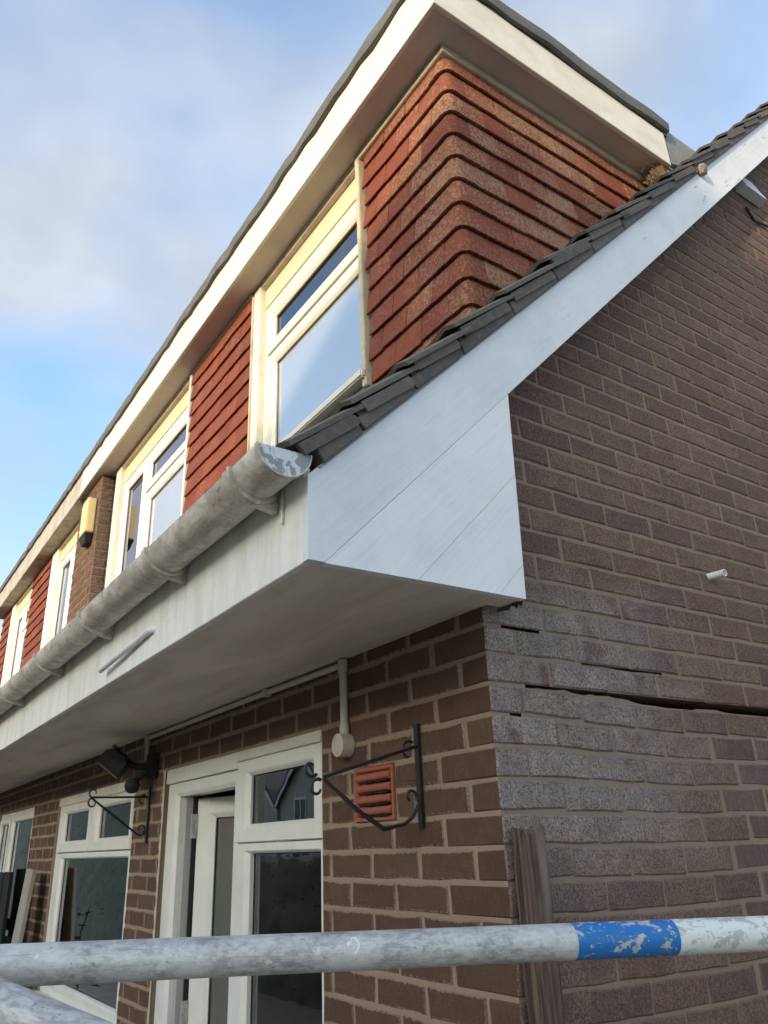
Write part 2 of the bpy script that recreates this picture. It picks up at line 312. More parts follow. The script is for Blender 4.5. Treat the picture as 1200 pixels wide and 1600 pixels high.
# ------------------------------------------------------------------ mesh helpers
WP = {}                                             # world position of every object
class MB:
    def __init__(s): s.v = []; s.f = []; s.r = []; s.c = []
    def add(s, vs, fs, rnd=None, core=None):
        o = len(s.v); s.v += [Vector(x) for x in vs]; s.f += [[o + i for i in q] for q in fs]
        s.r += [random.random() if rnd is None else rnd] * len(vs); s.c += core or [1.0] * len(vs); return s
    def box(s, x0, x1, y0, y1, z0, z1, rnd=None):
        return s.add([(x, y, z) for z in (z0, z1) for y in (y0, y1) for x in (x0, x1)],
                     [(0, 2, 3, 1), (4, 5, 7, 6), (0, 1, 5, 4), (2, 6, 7, 3), (0, 4, 6, 2), (1, 3, 7, 5)], rnd)
    def prism(s, poly, a0, a1, ax='X'):             # poly: points in the two other axes
        def P(a, u, v): return (a, u, v) if ax == 'X' else ((u, a, v) if ax == 'Y' else (u, v, a))
        n = len(poly); vs = [P(a0, *q) for q in poly] + [P(a1, *q) for q in poly]
        return s.add(vs, [list(range(n))[::-1], list(range(n, 2 * n))] + [(i, (i + 1) % n, n + (i + 1) % n, n + i) for i in range(n)])
    def tube(s, pts, r, seg=10, caps=True):
        pts = [Vector(p) for p in pts]; R = r if isinstance(r, (list, tuple)) else [r] * len(pts)
        t0 = (pts[1] - pts[0]).normalized(); up = Vector((0, 0, 1)) if abs(t0.z) < .9 else Vector((1, 0, 0))
        a = t0.cross(up).normalized(); rings = []
        for i, p in enumerate(pts):
            t = (pts[min(i + 1, len(pts) - 1)] - pts[max(i - 1, 0)]).normalized()
            a = (a - t * a.dot(t)).normalized(); b = t.cross(a)
            rings.append([p + (a * math.cos(2 * math.pi * k / seg) + b * math.sin(2 * math.pi * k / seg)) * R[i] for k in range(seg)])
        vs = [q for g in rings for q in g]; fs = []
        for i in range(len(pts) - 1):
            for k in range(seg): fs.append((i * seg + k, i * seg + (k + 1) % seg, (i + 1) * seg + (k + 1) % seg, (i + 1) * seg + k))
        if caps: fs += [list(range(seg))[::-1], [(len(pts) - 1) * seg + k for k in range(seg)]]
        return s.add(vs, fs)
    def ring(s, x0, x1, z0, z1, w, yf, yb, ch=.012):    # mitred frame facing -Y; w = width or (left, right, bottom, top)
        w = w if isinstance(w, tuple) else (w,) * 4
        def loop(k, y): return [(x0 + w[0] * k, y, z0 + w[2] * k), (x1 - w[1] * k, y, z0 + w[2] * k), (x1 - w[1] * k, y, z1 - w[3] * k), (x0 + w[0] * k, y, z1 - w[3] * k)]
        prof = [(0, yb), (0, yf + .004), (.05, yf), (.72, yf), (.82, yf + .003), (1, yf + ch), (1, yb)]
        vs = [q for k, y in prof for q in loop(k, y)]; n = len(prof); fs = []
        for i in range(n):
            j = (i + 1) % n
            for c in range(4):
                d = (c + 1) % 4; fs.append((i * 4 + c, j * 4 + c, j * 4 + d, i * 4 + d))
        return s.add(vs, fs)
    def xform(s, m):
        s.v = [m @ q for q in s.v]; return s
    def build(s, name, m, parent=None, smooth=False, bevel=0.0, origin=None, label=None, kind=None, ang=35):
        xs = [q.x for q in s.v]; ys = [q.y for q in s.v]; zs = [q.z for q in s.v]
        c = Vector(origin) if origin else Vector(((min(xs) + max(xs)) / 2, (min(ys) + max(ys)) / 2, min(zs)))
        me = D.meshes.new(name); me.from_pydata([q - c for q in s.v], [], s.f)
        a = me.attributes.new('rnd', 'FLOAT', 'POINT'); a.data.foreach_set('value', s.r)
        me.attributes.new('core', 'FLOAT', 'POINT').data.foreach_set('value', s.c)
        bm = bmesh.new(); bm.from_mesh(me); bmesh.ops.recalc_face_normals(bm, faces=bm.faces)
        if bevel > 0:
            es = [e for e in bm.edges if len(e.link_faces) == 2 and e.calc_face_angle(0) > .5]
            bmesh.ops.bevel(bm, geom=es, offset=bevel, segments=2, affect='EDGES', clamp_overlap=True)
        bm.to_mesh(me); bm.free()
        if smooth:
            me.polygons.foreach_set('use_smooth', [True] * len(me.polygons))
            me.set_sharp_from_angle(angle=math.radians(ang))
        me.materials.append(M[m] if isinstance(m, str) else m)
        o = D.objects.new(name, me); COL.objects.link(o)
        put(o, c, parent)
        if label: o['label'] = label
        if kind: o['kind'] = kind
        return o
def put(o, w, parent=None):
    w = Vector(w); o.parent = parent; o.location = w - (WP[parent] if parent else Vector()); WP[o] = w
def tag(o, label, cat, group=None):
    o['label'] = label; o['category'] = cat
    if group: o['group'] = group
    return o
def empty(name, loc, label, cat, group=None):
    e = D.objects.new(name, None); COL.objects.link(e); e.empty_display_size = .1; put(e, loc)
    return tag(e, label, cat, group)
def arc(cy, cz, r, a0, a1, n, x=None):
    return [(cy + r * math.cos(math.radians(a0 + (a1 - a0) * i / n)), cz + r * math.sin(math.radians(a0 + (a1 - a0) * i / n))) for i in range(n + 1)]
def pix(p):
    d = CAM_R.transposed() @ (Vector(p) - CAM_O)
    if d.z > -.05: return None
    return 600 + F_PX * d.x / -d.z, 800 - F_PX * d.y / -d.z, -d.z
def split(a, b, cuts):                              # interval minus intervals
    out = [(a, b)]
    for c, d in cuts:
        nx = []
        for u, v in out:
            if d <= u or c >= v: nx.append((u, v)); continue
            if c - u > .012: nx.append((u, c))
            if v - d > .012: nx.append((d, v))
        out = nx
    return out

# ================================================================== SETTING
g = MB().add([(-150, -150, 0), (150, -150, 0), (150, 150, 0), (-150, 150, 0)], [(0, 1, 2, 3)]).build('ground', 'paving'); g['kind'] = 'structure'
rd = MB().add([(-140, -11.5, .004), (140, -11.5, .004), (140, -6.0, .004), (-140, -6.0, .004)], [(0, 1, 2, 3)]).build('road', 'asphalt'); rd['kind'] = 'structure'
for y0, y1 in ((-13.5, -11.5), (-6.0, -4.2)):
    pv = MB().box(-140, 140, y0, y1, .0, .12).build('pavement', 'paving'); pv['kind'] = 'structure'

# ================================================================== THE HOUSE
ZJ = lambda n: 2.025 - .075 * n                     # bed joint n at the corner
XB, YF, ZS = .115, -.575, 2.22                      # bargeboard plane, fascia plane, soffit level
PARTY = -5.05
house = empty('brick_house', (-2.4, 2.5, 0), 'brown brick end house with tile hung dormer and white boxed eaves', 'house')
house2 = empty('attached_house', (-8.0, 2.5, 0), 'attached neighbouring house on the left with dirtier dormer fascia', 'house')

# --- brick meshes, shared
def brick_mesh(L, H=.065, dep=.1, seed=0):
    rr = random.Random(seed); j = lambda a: rr.uniform(-a, a); c = .0045
    mb = MB(); fr = []
    for u, v in ((0, 0), (.33, 0), (.67, 0), (1, 0), (1, 1), (.67, 1), (.33, 1), (0, 1)):
        fr.append((u * L - L / 2 + j(.0026), j(.0016), v * H - H / 2 + j(.0026)))
    def inset(k): return [(x + (k if x < -L * .4 else -k if x > L * .4 else 0), y, z + (k if z < 0 else -k)) for x, y, z in fr]
    core, inner = inset(min(.017, L * .2)), inset(c)
    outer = [(x, c, z) for x, y, z in fr]; back = [(x, dep, z) for x, y, z in fr]
    n = 8; vs = core + inner + outer + back
    fs = [list(range(n))[::-1]]
    for k in (0, n, 2 * n):
        for i in range(n): fs.append((k + i, k + (i + 1) % n, k + n + (i + 1) % n, k + n + i))
    return vs, fs, [1.0] * n + [.25] * n + [.0] * 2 * n
def corner_mesh(lx, ly, H=.065, seed=0):            # solid brick with chamfered edges, two faces in view
    rr = random.Random(seed); bm = bmesh.new(); bmesh.ops.create_cube(bm, size=1)
    for v in bm.verts: v.co = Vector((v.co.x * lx - lx / 2 + rr.uniform(-.0015, .0015), v.co.y * ly + ly / 2 + rr.uniform(-.0015, .0015), v.co.z * H + rr.uniform(-.0015, .0015)))
    bmesh.ops.bevel(bm, geom=bm.edges[:], offset=.004, segments=1, affect='EDGES')
    vs = [v.co.copy() for v in bm.verts]; fs = [[v.index for v in f.verts] for f in bm.faces]; bm.free(); return vs, fs, [.75] * len(vs)
BR = {}
def variants(key, fn, n=5):
    if key not in BR: BR[key] = [fn(i) for i in range(n)]
    return random.choice(BR[key])
RZ = Matrix.Rotation(math.pi / 2, 4, 'Z')
bricks = []                                         # (wall, centre, rotation flag, (verts, faces), material, tilt)
def add_brick(wall, c, gable, mesh, m='brick', tilt=0.0):
    bricks.append((wall, Vector(c), gable, mesh, m, tilt))

# --- front wall
DOOR = (-2.31, -.838, .0, 2.022); WIN = (-4.40, -2.76, .90, 2.03); WIN2 = (-6.62, -5.19, .95, 2.025); VENT = (-.636, -.428, 1.725, 1.878)
OPEN = [DOOR, WIN, WIN2, VENT]
def front_bricks(wall, xa, xb, n0, n1, corner):
    for n in range(n0, n1):
        zc = ZJ(n) - .0375
        if zc < .03: break
        cuts = [(o[0] - .004, o[1] + .004) for o in OPEN if o[2] < zc < o[3]]
        x = 0.0; first = True
        L0 = .215 if n % 2 == 0 else .1025
        while x > xa:
            L = L0 if first else .215
            a, b = x - L, x
            if first and corner:
                add_brick(wall, (0, 0, zc), False, variants(('c', n % 2), lambda i: corner_mesh(.215, .1025, seed=i) if n % 2 == 0 else corner_mesh(.1025, .215, seed=i)))
            elif b <= xb + .3:
                for u, v in split(max(a, xa), min(b, xb), cuts):
                    if v - u < .02: continue
                    l = round((v - u) / .005) * .005
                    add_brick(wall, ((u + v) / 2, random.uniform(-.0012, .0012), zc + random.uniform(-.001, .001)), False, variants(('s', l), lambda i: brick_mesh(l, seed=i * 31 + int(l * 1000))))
            first = False; x -= L + .010
def wall_sheet(name, wall_parent, xa, xb, z0, z1, openings, y, m):
    mb = MB(); zs = sorted({z0, z1, *[o[2] for o in openings if z0 < o[2] < z1], *[o[3] for o in openings if z0 < o[3] < z1]})
    for a, b in zip(zs, zs[1:]):
        for u, v in split(xa, xb, [(o[0], o[1]) for o in openings if o[2] < (a + b) / 2 < o[3]]):
            mb.box(u, v, y, y + .06, a, b)
    return mb.build(name, m, wall_parent)
fw = wall_sheet('front_wall', house, PARTY, -.006, 0, 2.30, [DOOR, WIN, VENT], .0035, 'mortar')
fw2 = wall_sheet('front_wall', house2, -9.9, PARTY, 0, 2.30, [WIN2], .0035, 'mortar')
front_bricks(fw, PARTY, 0, -3, 28, True)
front_bricks(fw2, -9.9, PARTY, -3, 28, False)

# --- gable wall; the courses below the crack have dropped and the brickwork beyond the toothed joint was rebuilt
BC = 2.75                                           # bargeboard lower edge: z = Y + BC
YR = 4.3                                            # ridge
def drop(n, Y):
    if n < 0: return 0.0
    return -.019 * min(1.0, max(0.0, Y - .10) / .60)
def topz(Y): return (Y if Y < YR else 2 * YR - Y) + BC + .02
mg = MB()                                           # mortar sheet pieces
def gsheet(ya, yb, za0, za1, zb0, zb1, x=-.0045):
    mg.add([(x, ya, za0), (x, yb, zb0), (x, yb, zb1), (x, ya, za1)], [(0, 1, 2, 3)])
gw = None
glist = []
for n in range(-52, 28):
    zc = ZJ(n) - .0375
    if zc < .02: continue
    odd = n % 2 != 0
    y = 0.0; first = True; sc = .972 if n >= 0 else 1.0
    tooth = (.765 if odd else .872)
    rebuilt = False
    while y < 7.5:
        L = (.215 if odd else .1025) if first else .215
        if n >= 1 and not rebuilt and y * sc > tooth - .05:
            rebuilt = True; y = y + .014
        m = 'brick_smooth' if rebuilt else 'brick'
        cy = (y + L / 2) * sc; hl = L * sc
        if (not first or n < -3) and zc + .02 < topz(cy) + .08 and cy - .11 < YR * 2:
            s_ = variants(('s', round(hl / .005) * .005), lambda i: brick_mesh(round(hl / .005) * .005, seed=i * 17 + int(hl * 1000)))
            dz = drop(n, cy); sl = (drop(n, cy + .1) - drop(n, cy - .1)) / .2
            xo = random.uniform(-.001, .0012) + (-.0015 if rebuilt else 0)
            if n == 0 and cy < .3: xo += .000
            jz = random.uniform(-.001, .001) + (random.uniform(-.004, .002) if n == 0 else 0)
            glist.append(((xo, cy, zc + dz + jz), s_, m, sl + (random.uniform(-.012, .012) if n in (0, -1) else random.uniform(-.003, .003))))
        first = False; y += L + (.010 if not rebuilt else .014)
ys = [i * .025 for i in range(0, 303)]; rc_ = random.Random(77)
for n in range(-52, 28):
    zc = ZJ(n) - .0375
    if zc < .02: continue
    for a, b in zip(ys, ys[1:]):
        a_, b_ = max(a, .006), b
        if zc > topz(b) + .1: continue
        da, db = drop(n, a), drop(n, b)
        gsheet(a_, b_, ZJ(n) - .07 + da, ZJ(n) - .005 + da, ZJ(n) - .07 + db, ZJ(n) - .005 + db)      # behind the course
        ua, ub = drop(n - 1, a), drop(n - 1, b)
        # bed joint above this course; left open where the wall has cracked
        crack = (n == 0 and a > .105) or (n == -1 and .33 < a < .70) or (n == -2 and a < .19) or (n == 1 and a < .095)
        if not crack: gsheet(a_, b_, ZJ(n) - .005 + da, ZJ(n) + .005 + ua, ZJ(n) - .005 + db, ZJ(n) + .005 + ub)
        else:                                        # crumbs of mortar left in the crack
            ga, gb_ = ZJ(n) + .005 + ua - (ZJ(n) - .005 + da), ZJ(n) + .005 + ub - (ZJ(n) - .005 + db)
            def crumb(y_): 
                v_ = .48 + .75 * mnoise.noise(Vector((y_ * 9 + n * 3.7, 1.3, .2))) + .35 * mnoise.noise(Vector((y_ * 31, n, 2.2)))
                if n == 0: v_ -= max(0, min(1, (y_ - .45) / .35)) * .45
                return max(.02, min(.92, v_))
            gsheet(a_, b_, ZJ(n) - .0055 + da, ZJ(n) - .005 + da + ga * crumb(a), ZJ(n) - .0055 + db, ZJ(n) - .005 + db + gb_ * crumb(b), -.011)
gw = mg.build('gable_wall', 'mortar_g', house)
bk = MB(); yb = [0, YR, 2 * YR]
bk.add([(-.105, .12, 0), (-.105, 8.6, 0), (-.105, 8.6, topz(8.6)), (-.105, YR, topz(YR)), (-.105, .12, topz(.12))], [(0, 1, 2, 3, 4)])
bk.build('cavity_shade', 'dark', house)  # near-black sheet: the shade inside the crack is put into its colour
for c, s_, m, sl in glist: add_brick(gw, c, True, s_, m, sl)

# --- party wall pier that stands proud between the two dormers
pier = MB().box(-5.385, -4.705, .106, .55, 3.1, 4.62).build('party_wall_pier', 'mortar', house)
for k in range(21):
    zc = 4.60 - .075 * k; 
    if k % 2 == 0: segs = [(-5.38, -5.17), (-5.16, -4.93), (-4.92, -4.7)]
    else: segs = [(-5.38, -5.28), (-5.27, -5.05), (-5.04, -4.82), (-4.81, -4.7)]
    for a, b in segs:
        l = round((b - a) / .005) * .005
        add_brick(pier, ((a + b) / 2, .1, zc), False, variants(('s', l), lambda i: brick_mesh(l, seed=i)))
    l = .105
    add_brick(pier, (-4.70, .155, zc), True, variants(('s', .1), lambda i: brick_mesh(.1, seed=i)))
    add_brick(pier, (-4.70, .31, zc), True, variants(('s', .19), lambda i: brick_mesh(.19, seed=i)))

# --- the 300 bricks of this house that show largest are single parts, the rest stay joined
def area(c, gable, L):
    h = Vector((0, L / 2, 0)) if gable else Vector((L / 2, 0, 0)); z = Vector((0, 0, .0325))
    q = [pix(c - h - z), pix(c + h - z), pix(c + h + z), pix(c - h + z)]
    if any(p is None for p in q): return 0
    cx = sum(p[0] for p in q) / 4; cy = sum(p[1] for p in q) / 4
    if not (-10 < cx < 1210 and -10 < cy < 1610): return 0
    if gable and c.z > c.y + 2.72: return 0          # behind the bargeboard
    if not gable and c.z > 2.2 and c.z < 3: return 0
    if gable and c.x > -1 and c.y < .05: return 0
    a = 0
    for i in range(4): a += q[i][0] * q[(i + 1) % 4][1] - q[(i + 1) % 4][0] * q[i][1]
    return abs(a) / 2
def mesh_of(t, m):
    key = (id(t), m)
    if key not in BR:
        me = D.meshes.new('brick'); me.from_pydata([Vector(v) for v in t[0]], [], t[1]); me.materials.append(M[m]); BR[key] = me
        me.attributes.new('core', 'FLOAT', 'POINT').data.foreach_set('value', t[2])
    return BR[key]
rank = []
for i, (wall, c, gb, t, m, tl) in enumerate(bricks):
    L = max(v[0] for v in t[0]) - min(v[0] for v in t[0])
    rank.append((area(c, gb, L) if wall.parent == house else area(c, gb, L), i))
single = set(i for a, i in sorted((r for r in rank if bricks[r[1]][0].parent == house), reverse=True)[:300])
single |= set(i for a, i in rank if bricks[i][0].parent == house2 and a > 60)
rest = {}
for i, (wall, c, gb, t, m, tl) in enumerate(bricks):
    mt = Matrix.Translation(c) @ (RZ if gb else Matrix()) @ Matrix.Rotation(-math.atan(tl), 4, 'Y')
    if i in single:
        o = D.objects.new('brick', mesh_of(t, m)); COL.objects.link(o); put(o, c, wall)
        if gb or tl: o.rotation_euler = ((RZ if gb else Matrix()) @ Matrix.Rotation(-math.atan(tl), 4, 'Y')).to_euler()
    else:
        rest.setdefault((wall, m), MB()).add([mt @ Vector(v) for v in t[0]], t[1], core=t[2])
for (wall, m), mb in rest.items(): mb.build('brickwork', m, wall, kind='stuff')

# --- eaves: soffit, fascia, boxed end, bargeboards
MB().box(PARTY, XB - .022, YF + .02, .0, ZS, ZS + .012).build('eaves_soffit', 'soffit', house)
MB().box(XB - .10, XB - .0225, -.0, .055, ZS, ZS + .012).build('soffit_return', 'soffit', house)
MB().box(PARTY, XB - .02, YF, YF + .019, ZS - .006, 2.43).build('fascia_board', 'fascia', house, bevel=.0015)
MB().box(-9.9, PARTY - .004, YF, .0, ZS, ZS + .012).build('eaves_soffit', 'soffit', house2)
MB().box(-9.9, PARTY - .004, YF, YF + .019, ZS - .006, 2.43).build('fascia_board', 'fascia', house2, bevel=.0015)
barge = MB()                                         # the raking boards and the boards below them that close the box
def rake(c0, c1, ya, yb, cut=None):
    poly = [(ya, ya + c0), (yb, yb + c0), (yb, yb + c1), (ya, ya + c1)]
    return poly
def clip(poly, f):                                   # keep f(p) <= 0
    out = []
    for i in range(len(poly)):
        p, q = poly[i], poly[(i + 1) % len(poly)]; a, b = f(p), f(q)
        if a <= 0: out.append(p)
        if (a < 0 < b) or (b < 0 < a):
            t = a / (a - b); out.append((p[0] + (q[0] - p[0]) * t, p[1] + (q[1] - p[1]) * t))
    return out
bb = MB().prism(clip(rake(BC, 2.985, YF + .0, YR), lambda p: 2.405 - p[1] if False else -1), XB - .02, XB)
bb.v = bb.v; bb = MB()
poly = clip(clip(rake(BC + .0006, 2.985, YF - .2, YR), lambda p: YF - p[0]), lambda p: ZS - .004 - p[1])
bb.prism(poly, XB - .022, XB)
bargeboard = bb.build('bargeboard', 'barge', house)
MB().prism([(q[0], q[1]) for q in rake(BC, 2.985, YR, 2 * YR)] if False else [(YR, YR + BC), (YR, YR + 2.985), (2 * YR + .5, 2.985 - .5), (2 * YR + .5, BC - .5)], XB - .022, XB).build('bargeboard', 'barge', house)
for k, (c0, c1) in enumerate(((2.505, BC - .0006), (2.26, 2.5038), (1.9, 2.2588))):
    po = rake(c0, c1, -1.2, 1.2)
    po = clip(clip(clip(po, lambda p: YF - p[0]), lambda p: ZS - .006 - p[1]), lambda p: p[0] - (.044 + (p[1] - 2.22) * .04))
    if len(po) > 2: MB().prism(po, XB - .022, XB - .0004 * ((k + 1) % 2)).build('box_end_board', 'white', house)
MB().prism(clip(clip(rake(1.9, BC, -.4, 1.2), lambda p: ZS + .02 - p[1]), lambda p: p[0] - .07), -.02, -.004).build('box_lining', 'dark', house)
mb = MB(); rr = random.Random(8); vs = []
for i in range(13):
    x = -.012 + (XB - .012) * i / 12; y = .056 + rr.uniform(-.004, .012); vs += [(x, .050, ZS - .002), (x, y, ZS - rr.uniform(.004, .016)), (x, y + .006, ZS + .010)]
mb.add(vs, [(3 * i + k, 3 * i + 3 + k, 3 * i + 4 + k, 3 * i + 1 + k) for i in range(12) for k in range(2)]).build('rotten_edge', 'wood', house)
# closing board between the bargeboard and the gable, out of sight under the verge
MB().prism([(-.0, BC + .12), (YR, YR + BC + .12), (YR, YR + BC + .14), (-.0, BC + .14)], -.0, XB - .023).build('verge_soffit', 'soffit', house)

# --- main roof: concrete tiles laid in slope coordinates (s up the slope, h square to it)
S2 = math.sqrt(.5)
def slope(x, s, h): return (x, -.60 + (s - h) * S2, 2.385 + (s + h) * S2)
deck = MB(); deck.add([slope(PARTY, .1, .002), slope(.09, .1, .002), slope(.09, 7, .002), slope(PARTY, 7, .002)], [(0, 1, 2, 3)])
roof = MB()
def slab(mb, x0, x1, s0, s1, h0, h1):
    vs = [slope(x, s, h) for h in (h0, h1) for s in (s0, s1) for x in (x0, x1)]
    return mb.add(vs, [(0, 2, 3, 1), (4, 5, 7, 6), (0, 1, 5, 4), (2, 6, 7, 3), (0, 4, 6, 2), (1, 3, 7, 5)])
slab(roof, -.15, .09, .06, 6.9, -.012, .004); slab(roof, PARTY, -.15, .06, 1.02, -.012, .004)
main_roof = roof.build('main_roof', 'dark', house)
roof2 = slab(MB(), -9.9, PARTY, .06, 1.02, -.012, .004).build('main_roof', 'dark', house2)
MB().add([(XB - .03, YR, YR + 3.0), (XB - .03, 2 * YR + .6, 2.4), (-9.9, 2 * YR + .6, 2.4), (-9.9, YR, YR + 3.0)], [(0, 1, 2, 3)]).build('rear_roof', 'rooftile', house)
tails = [.03, .25, .485, .73, 1.04, 1.36, 1.68, 1.985, 2.305]
while tails[-1] < 6.6: tails.append(tails[-1] + .315)
def tile_strip(mb, x0, x1, s0, s1, roll=True, jit=0.0):
    # cross section across x: pan and roll, 14 mm thick
    N_ = 8; top = []; 
    for i in range(N_ + 1):
        u = i / N_; hh = .006 * math.cos(u * 2 * math.pi)
        if roll: hh = .013 * max(0, math.cos((u - .86) * math.pi / .30)) if abs(u - .86) < .15 else (.004 if u > .99 else 0)
        top.append((x0 + (x1 - x0) * u, hh))
    vs = []
    for s, hb in ((s0, .077 + jit * .5), (s1, .047)):
        for x, hh in top: vs.append(slope(x, s + jit, hb + hh))
        for x, hh in top: vs.append(slope(x, s + jit, hb + hh - .012))
    n = N_ + 1; fs = []
    for i in range(N_):
        fs += [(i, i + 1, 2 * n + i + 1, 2 * n + i), (n + i, 3 * n + i, 3 * n + i + 1, n + i + 1), (i, n + i, n + i + 1, i + 1), (2 * n + i, 2 * n + i + 1, 3 * n + i + 1, 3 * n + i)]
    fs += [(0, 2 * n, 3 * n, n), (N_, n + N_, 3 * n + N_, 2 * n + N_)]
    return mb.add(vs, fs)
for i, s0 in enumerate(tails[:-1]):
    s1 = tails[i + 1] + .07
    mb = MB(); j = random.uniform(-.008, .008)
    tile_strip(mb, -.165, XB + .022 + random.uniform(-.006, .006), s0 + j, s1, True, random.uniform(-.01, .01))
    # side flange of the verge tile: a plate with a rounded upper end, drooping a little
    L = (tails[i + 1] - s0); a = s0 + .024 + j; b_ = s0 + L * .90
    dh = random.uniform(-.006, .006)
    top0, top1, th = .062 + dh, .044 + dh, .029
    pts = [(a, top0)]
    m_ = 5
    pts += [(b_ + math.sin(math.pi * k / m_) * .012, top1 - th / 2 + math.cos(math.pi * k / m_) * th / 2) for k in range(m_ + 1)]
    pts += [(a, top0 - th)]
    vs = [slope(x, s, h) for x in (XB + .004, XB + .019) for s, h in pts]; n = len(pts)
    mb.add(vs, [list(range(n)), list(range(n, 2 * n))[::-1]] + [(k, (k + 1) % n, n + (k + 1) % n, n + k) for k in range(n)])
    o = mb.build('verge_tile', 'rooftile', main_roof)
    # undercloak wedge bedded on the bargeboard
    mb = MB(); w0 = s0 + random.uniform(-.012, -.004); w1 = s0 + L - .016; wh = random.uniform(.032, .040)
    if i == 0: w0 = s0 + .055
    pts = [(w0, -.002), (w1, -.002), (w1 + .004, wh - .012), (w0 + .006, wh)]
    if i in (1, 2): pts = [(w0, .001), (w1 - .02, -.002), (w1 - .006, wh - .014), (w0, wh - .004)]
    vs = [slope(x, s, h) for x in (XB - .05, XB + .012) for s, h in pts]
    mb.add(vs, [(0, 1, 2, 3), (7, 6, 5, 4)] + [(k, (k + 1) % 4, 4 + (k + 1) % 4, 4 + k) for k in range(4)])
    mb.build('undercloak_tile', 'rooftile', main_roof, bevel=.002)
    # bedding mortar set back between the two
    if i: slab(MB(), XB - .04, XB + .006, s0 + .01, s0 + L, .0, .05).build('bedding_mortar', 'rooftile', main_roof)
slab(MB(), XB - .06, XB + .0035, .07, 6.8, -.006, -.001).build('verge_strip', 'lead', main_roof)
for rr, x_lo, roofp in ((0, PARTY, main_roof), (1, -9.9, roof2)):
    x1 = -.17 if rr == 0 else PARTY - .004
    x = x1
    while x - .3 > x_lo:
        for i, s0 in enumerate((.03, .30, .59)):
            tile_strip(MB(), x - .30, x, s0 + random.uniform(-.003, .003), s0 + .36).build('roof_tile', 'rooftile', roofp)
        x -= .302
    # lead apron under the windows
    slab(MB(), x + .02, x1, .86, 1.02, .06, .066).build('lead_apron', 'lead', roofp)
# stones of loose mortar and the old nest where the dormer roof runs into the tiles
mb = MB(); bm = bmesh.new(); bmesh.ops.create_icosphere(bm, subdivisions=2, radius=.03)
mb.add([Vector((XB + .012, 1.52, 4.50)) + v.co * (1 + .35 * mnoise.noise(v.co * 60)) for v in bm.verts], [[v.index for v in f.verts] for f in bm.faces]); bm.free()
mb.build('loose_mortar_lump', 'roof_mortar', main_roof, smooth=True)

# --- dormer
YD, XC, ZD = .2, -.14, 4.64
def dormer(h, wx0, wx1, openings, fx0, fx1, fm, sm, side):
    wl = wall_sheet('dormer_wall', h, wx0, wx1, 3.0, ZD + .02, openings, YD + .016, 'dark')
    if side:
        MB().add([(XC - .016, YD + .016, 3.0), (XC - .016, 1.75, 4.0), (XC - .016, 1.75, ZD + .02), (XC - .016, YD + .016, ZD + .02)], [(0, 1, 2, 3)]).build('dormer_cheek', 'dark', h)
    return wl
W1 = (-1.86, -.76, 3.40, ZD); W2 = (-4.56, -2.85, 3.40, ZD); W3 = (-6.85, -5.40, 3.40, ZD); W4 = (-9.05, -7.84, 3.40, ZD)
dw = dormer(house, -4.72, XC - .016, [W1, W2], 0, 0, '', '', True)
dw2 = dormer(house2, -9.72, -5.36, [W3, W4], 0, 0, '', '', False)
FX, FY, FZ = .005, .04, 4.865
MB().box(-5.19, FX - .02, FY, FY + .019, ZD - .008, FZ).build('dormer_fascia', 'cream', house, bevel=.002)
sf = MB().box(FX - .0195, FX, FY, 1.50, ZD - .007, FZ)
sf.build('dormer_side_fascia', 'cream', house, bevel=.002)
MB().box(-5.19, FX - .02, FY + .0195, 2.0, ZD, ZD + .012).build('dormer_soffit', 'dsoffit', house)
MB().box(-9.75, -5.194, FY + .004, FY + .023, ZD - .012, FZ - .01).build('dormer_fascia', 'cream_d', house2, bevel=.002)
MB().box(-9.75, -5.194, FY + .0235, 2.0, ZD - .004, ZD + .010).build('dormer_soffit', 'dsoffit_d', house2)
def felt_edge(h, xa, xb_, ya, yb_, end):
    mb = MB().box(xa, xb_ - .0, ya + .02, yb_, FZ - .02, FZ + .05)
    # ragged drip of felt hanging over the fascia
    n = int((xb_ - xa) / .12); prof = lambda: (random.uniform(-.004, .004), random.uniform(-.012, .012))
    for (p0, p1, axis) in [((xa, ya), (xb_, ya), 'X')] + ([((xb_, ya), (xb_, yb_), 'Y')] if end else []):
        n = max(4, int((Vector(p1) - Vector(p0)).length / .10)); vs = []
        for i in range(n + 1):
            t = i / n; x = p0[0] + (p1[0] - p0[0]) * t; y = p0[1] + (p1[1] - p0[1]) * t
            o_, dz = prof(); out = (.020 + o_)
            nx, ny = (0, -1) if axis == 'X' else (1, 0)
            for k, (oo, zz) in enumerate(((.004, FZ - .012 + dz), (out, FZ - .008 + dz), (out + .006, FZ + .045), (out - .012, FZ + .088 + dz * .5), (-.07, FZ + .075))):
                ex = oo if (end and (i == n if axis == 'X' else i == 0)) else 0
                vs.append((x + nx * oo + (ex if axis == 'X' else 0), y + ny * oo - (ex if axis == 'Y' else 0), zz))
        fs = [(i * 5 + k, (i + 1) * 5 + k, (i + 1) * 5 + k + 1, i * 5 + k + 1) for i in range(n) for k in range(4)]
        mb.add(vs, fs)
    return mb.build('dormer_roof_felt', 'felt', h, smooth=True, ang=50)
felt_edge(house, -5.19, FX, FY, 1.53, True)
felt_edge(house2, -9.75, -5.195, FY + .004, 1.53, False)
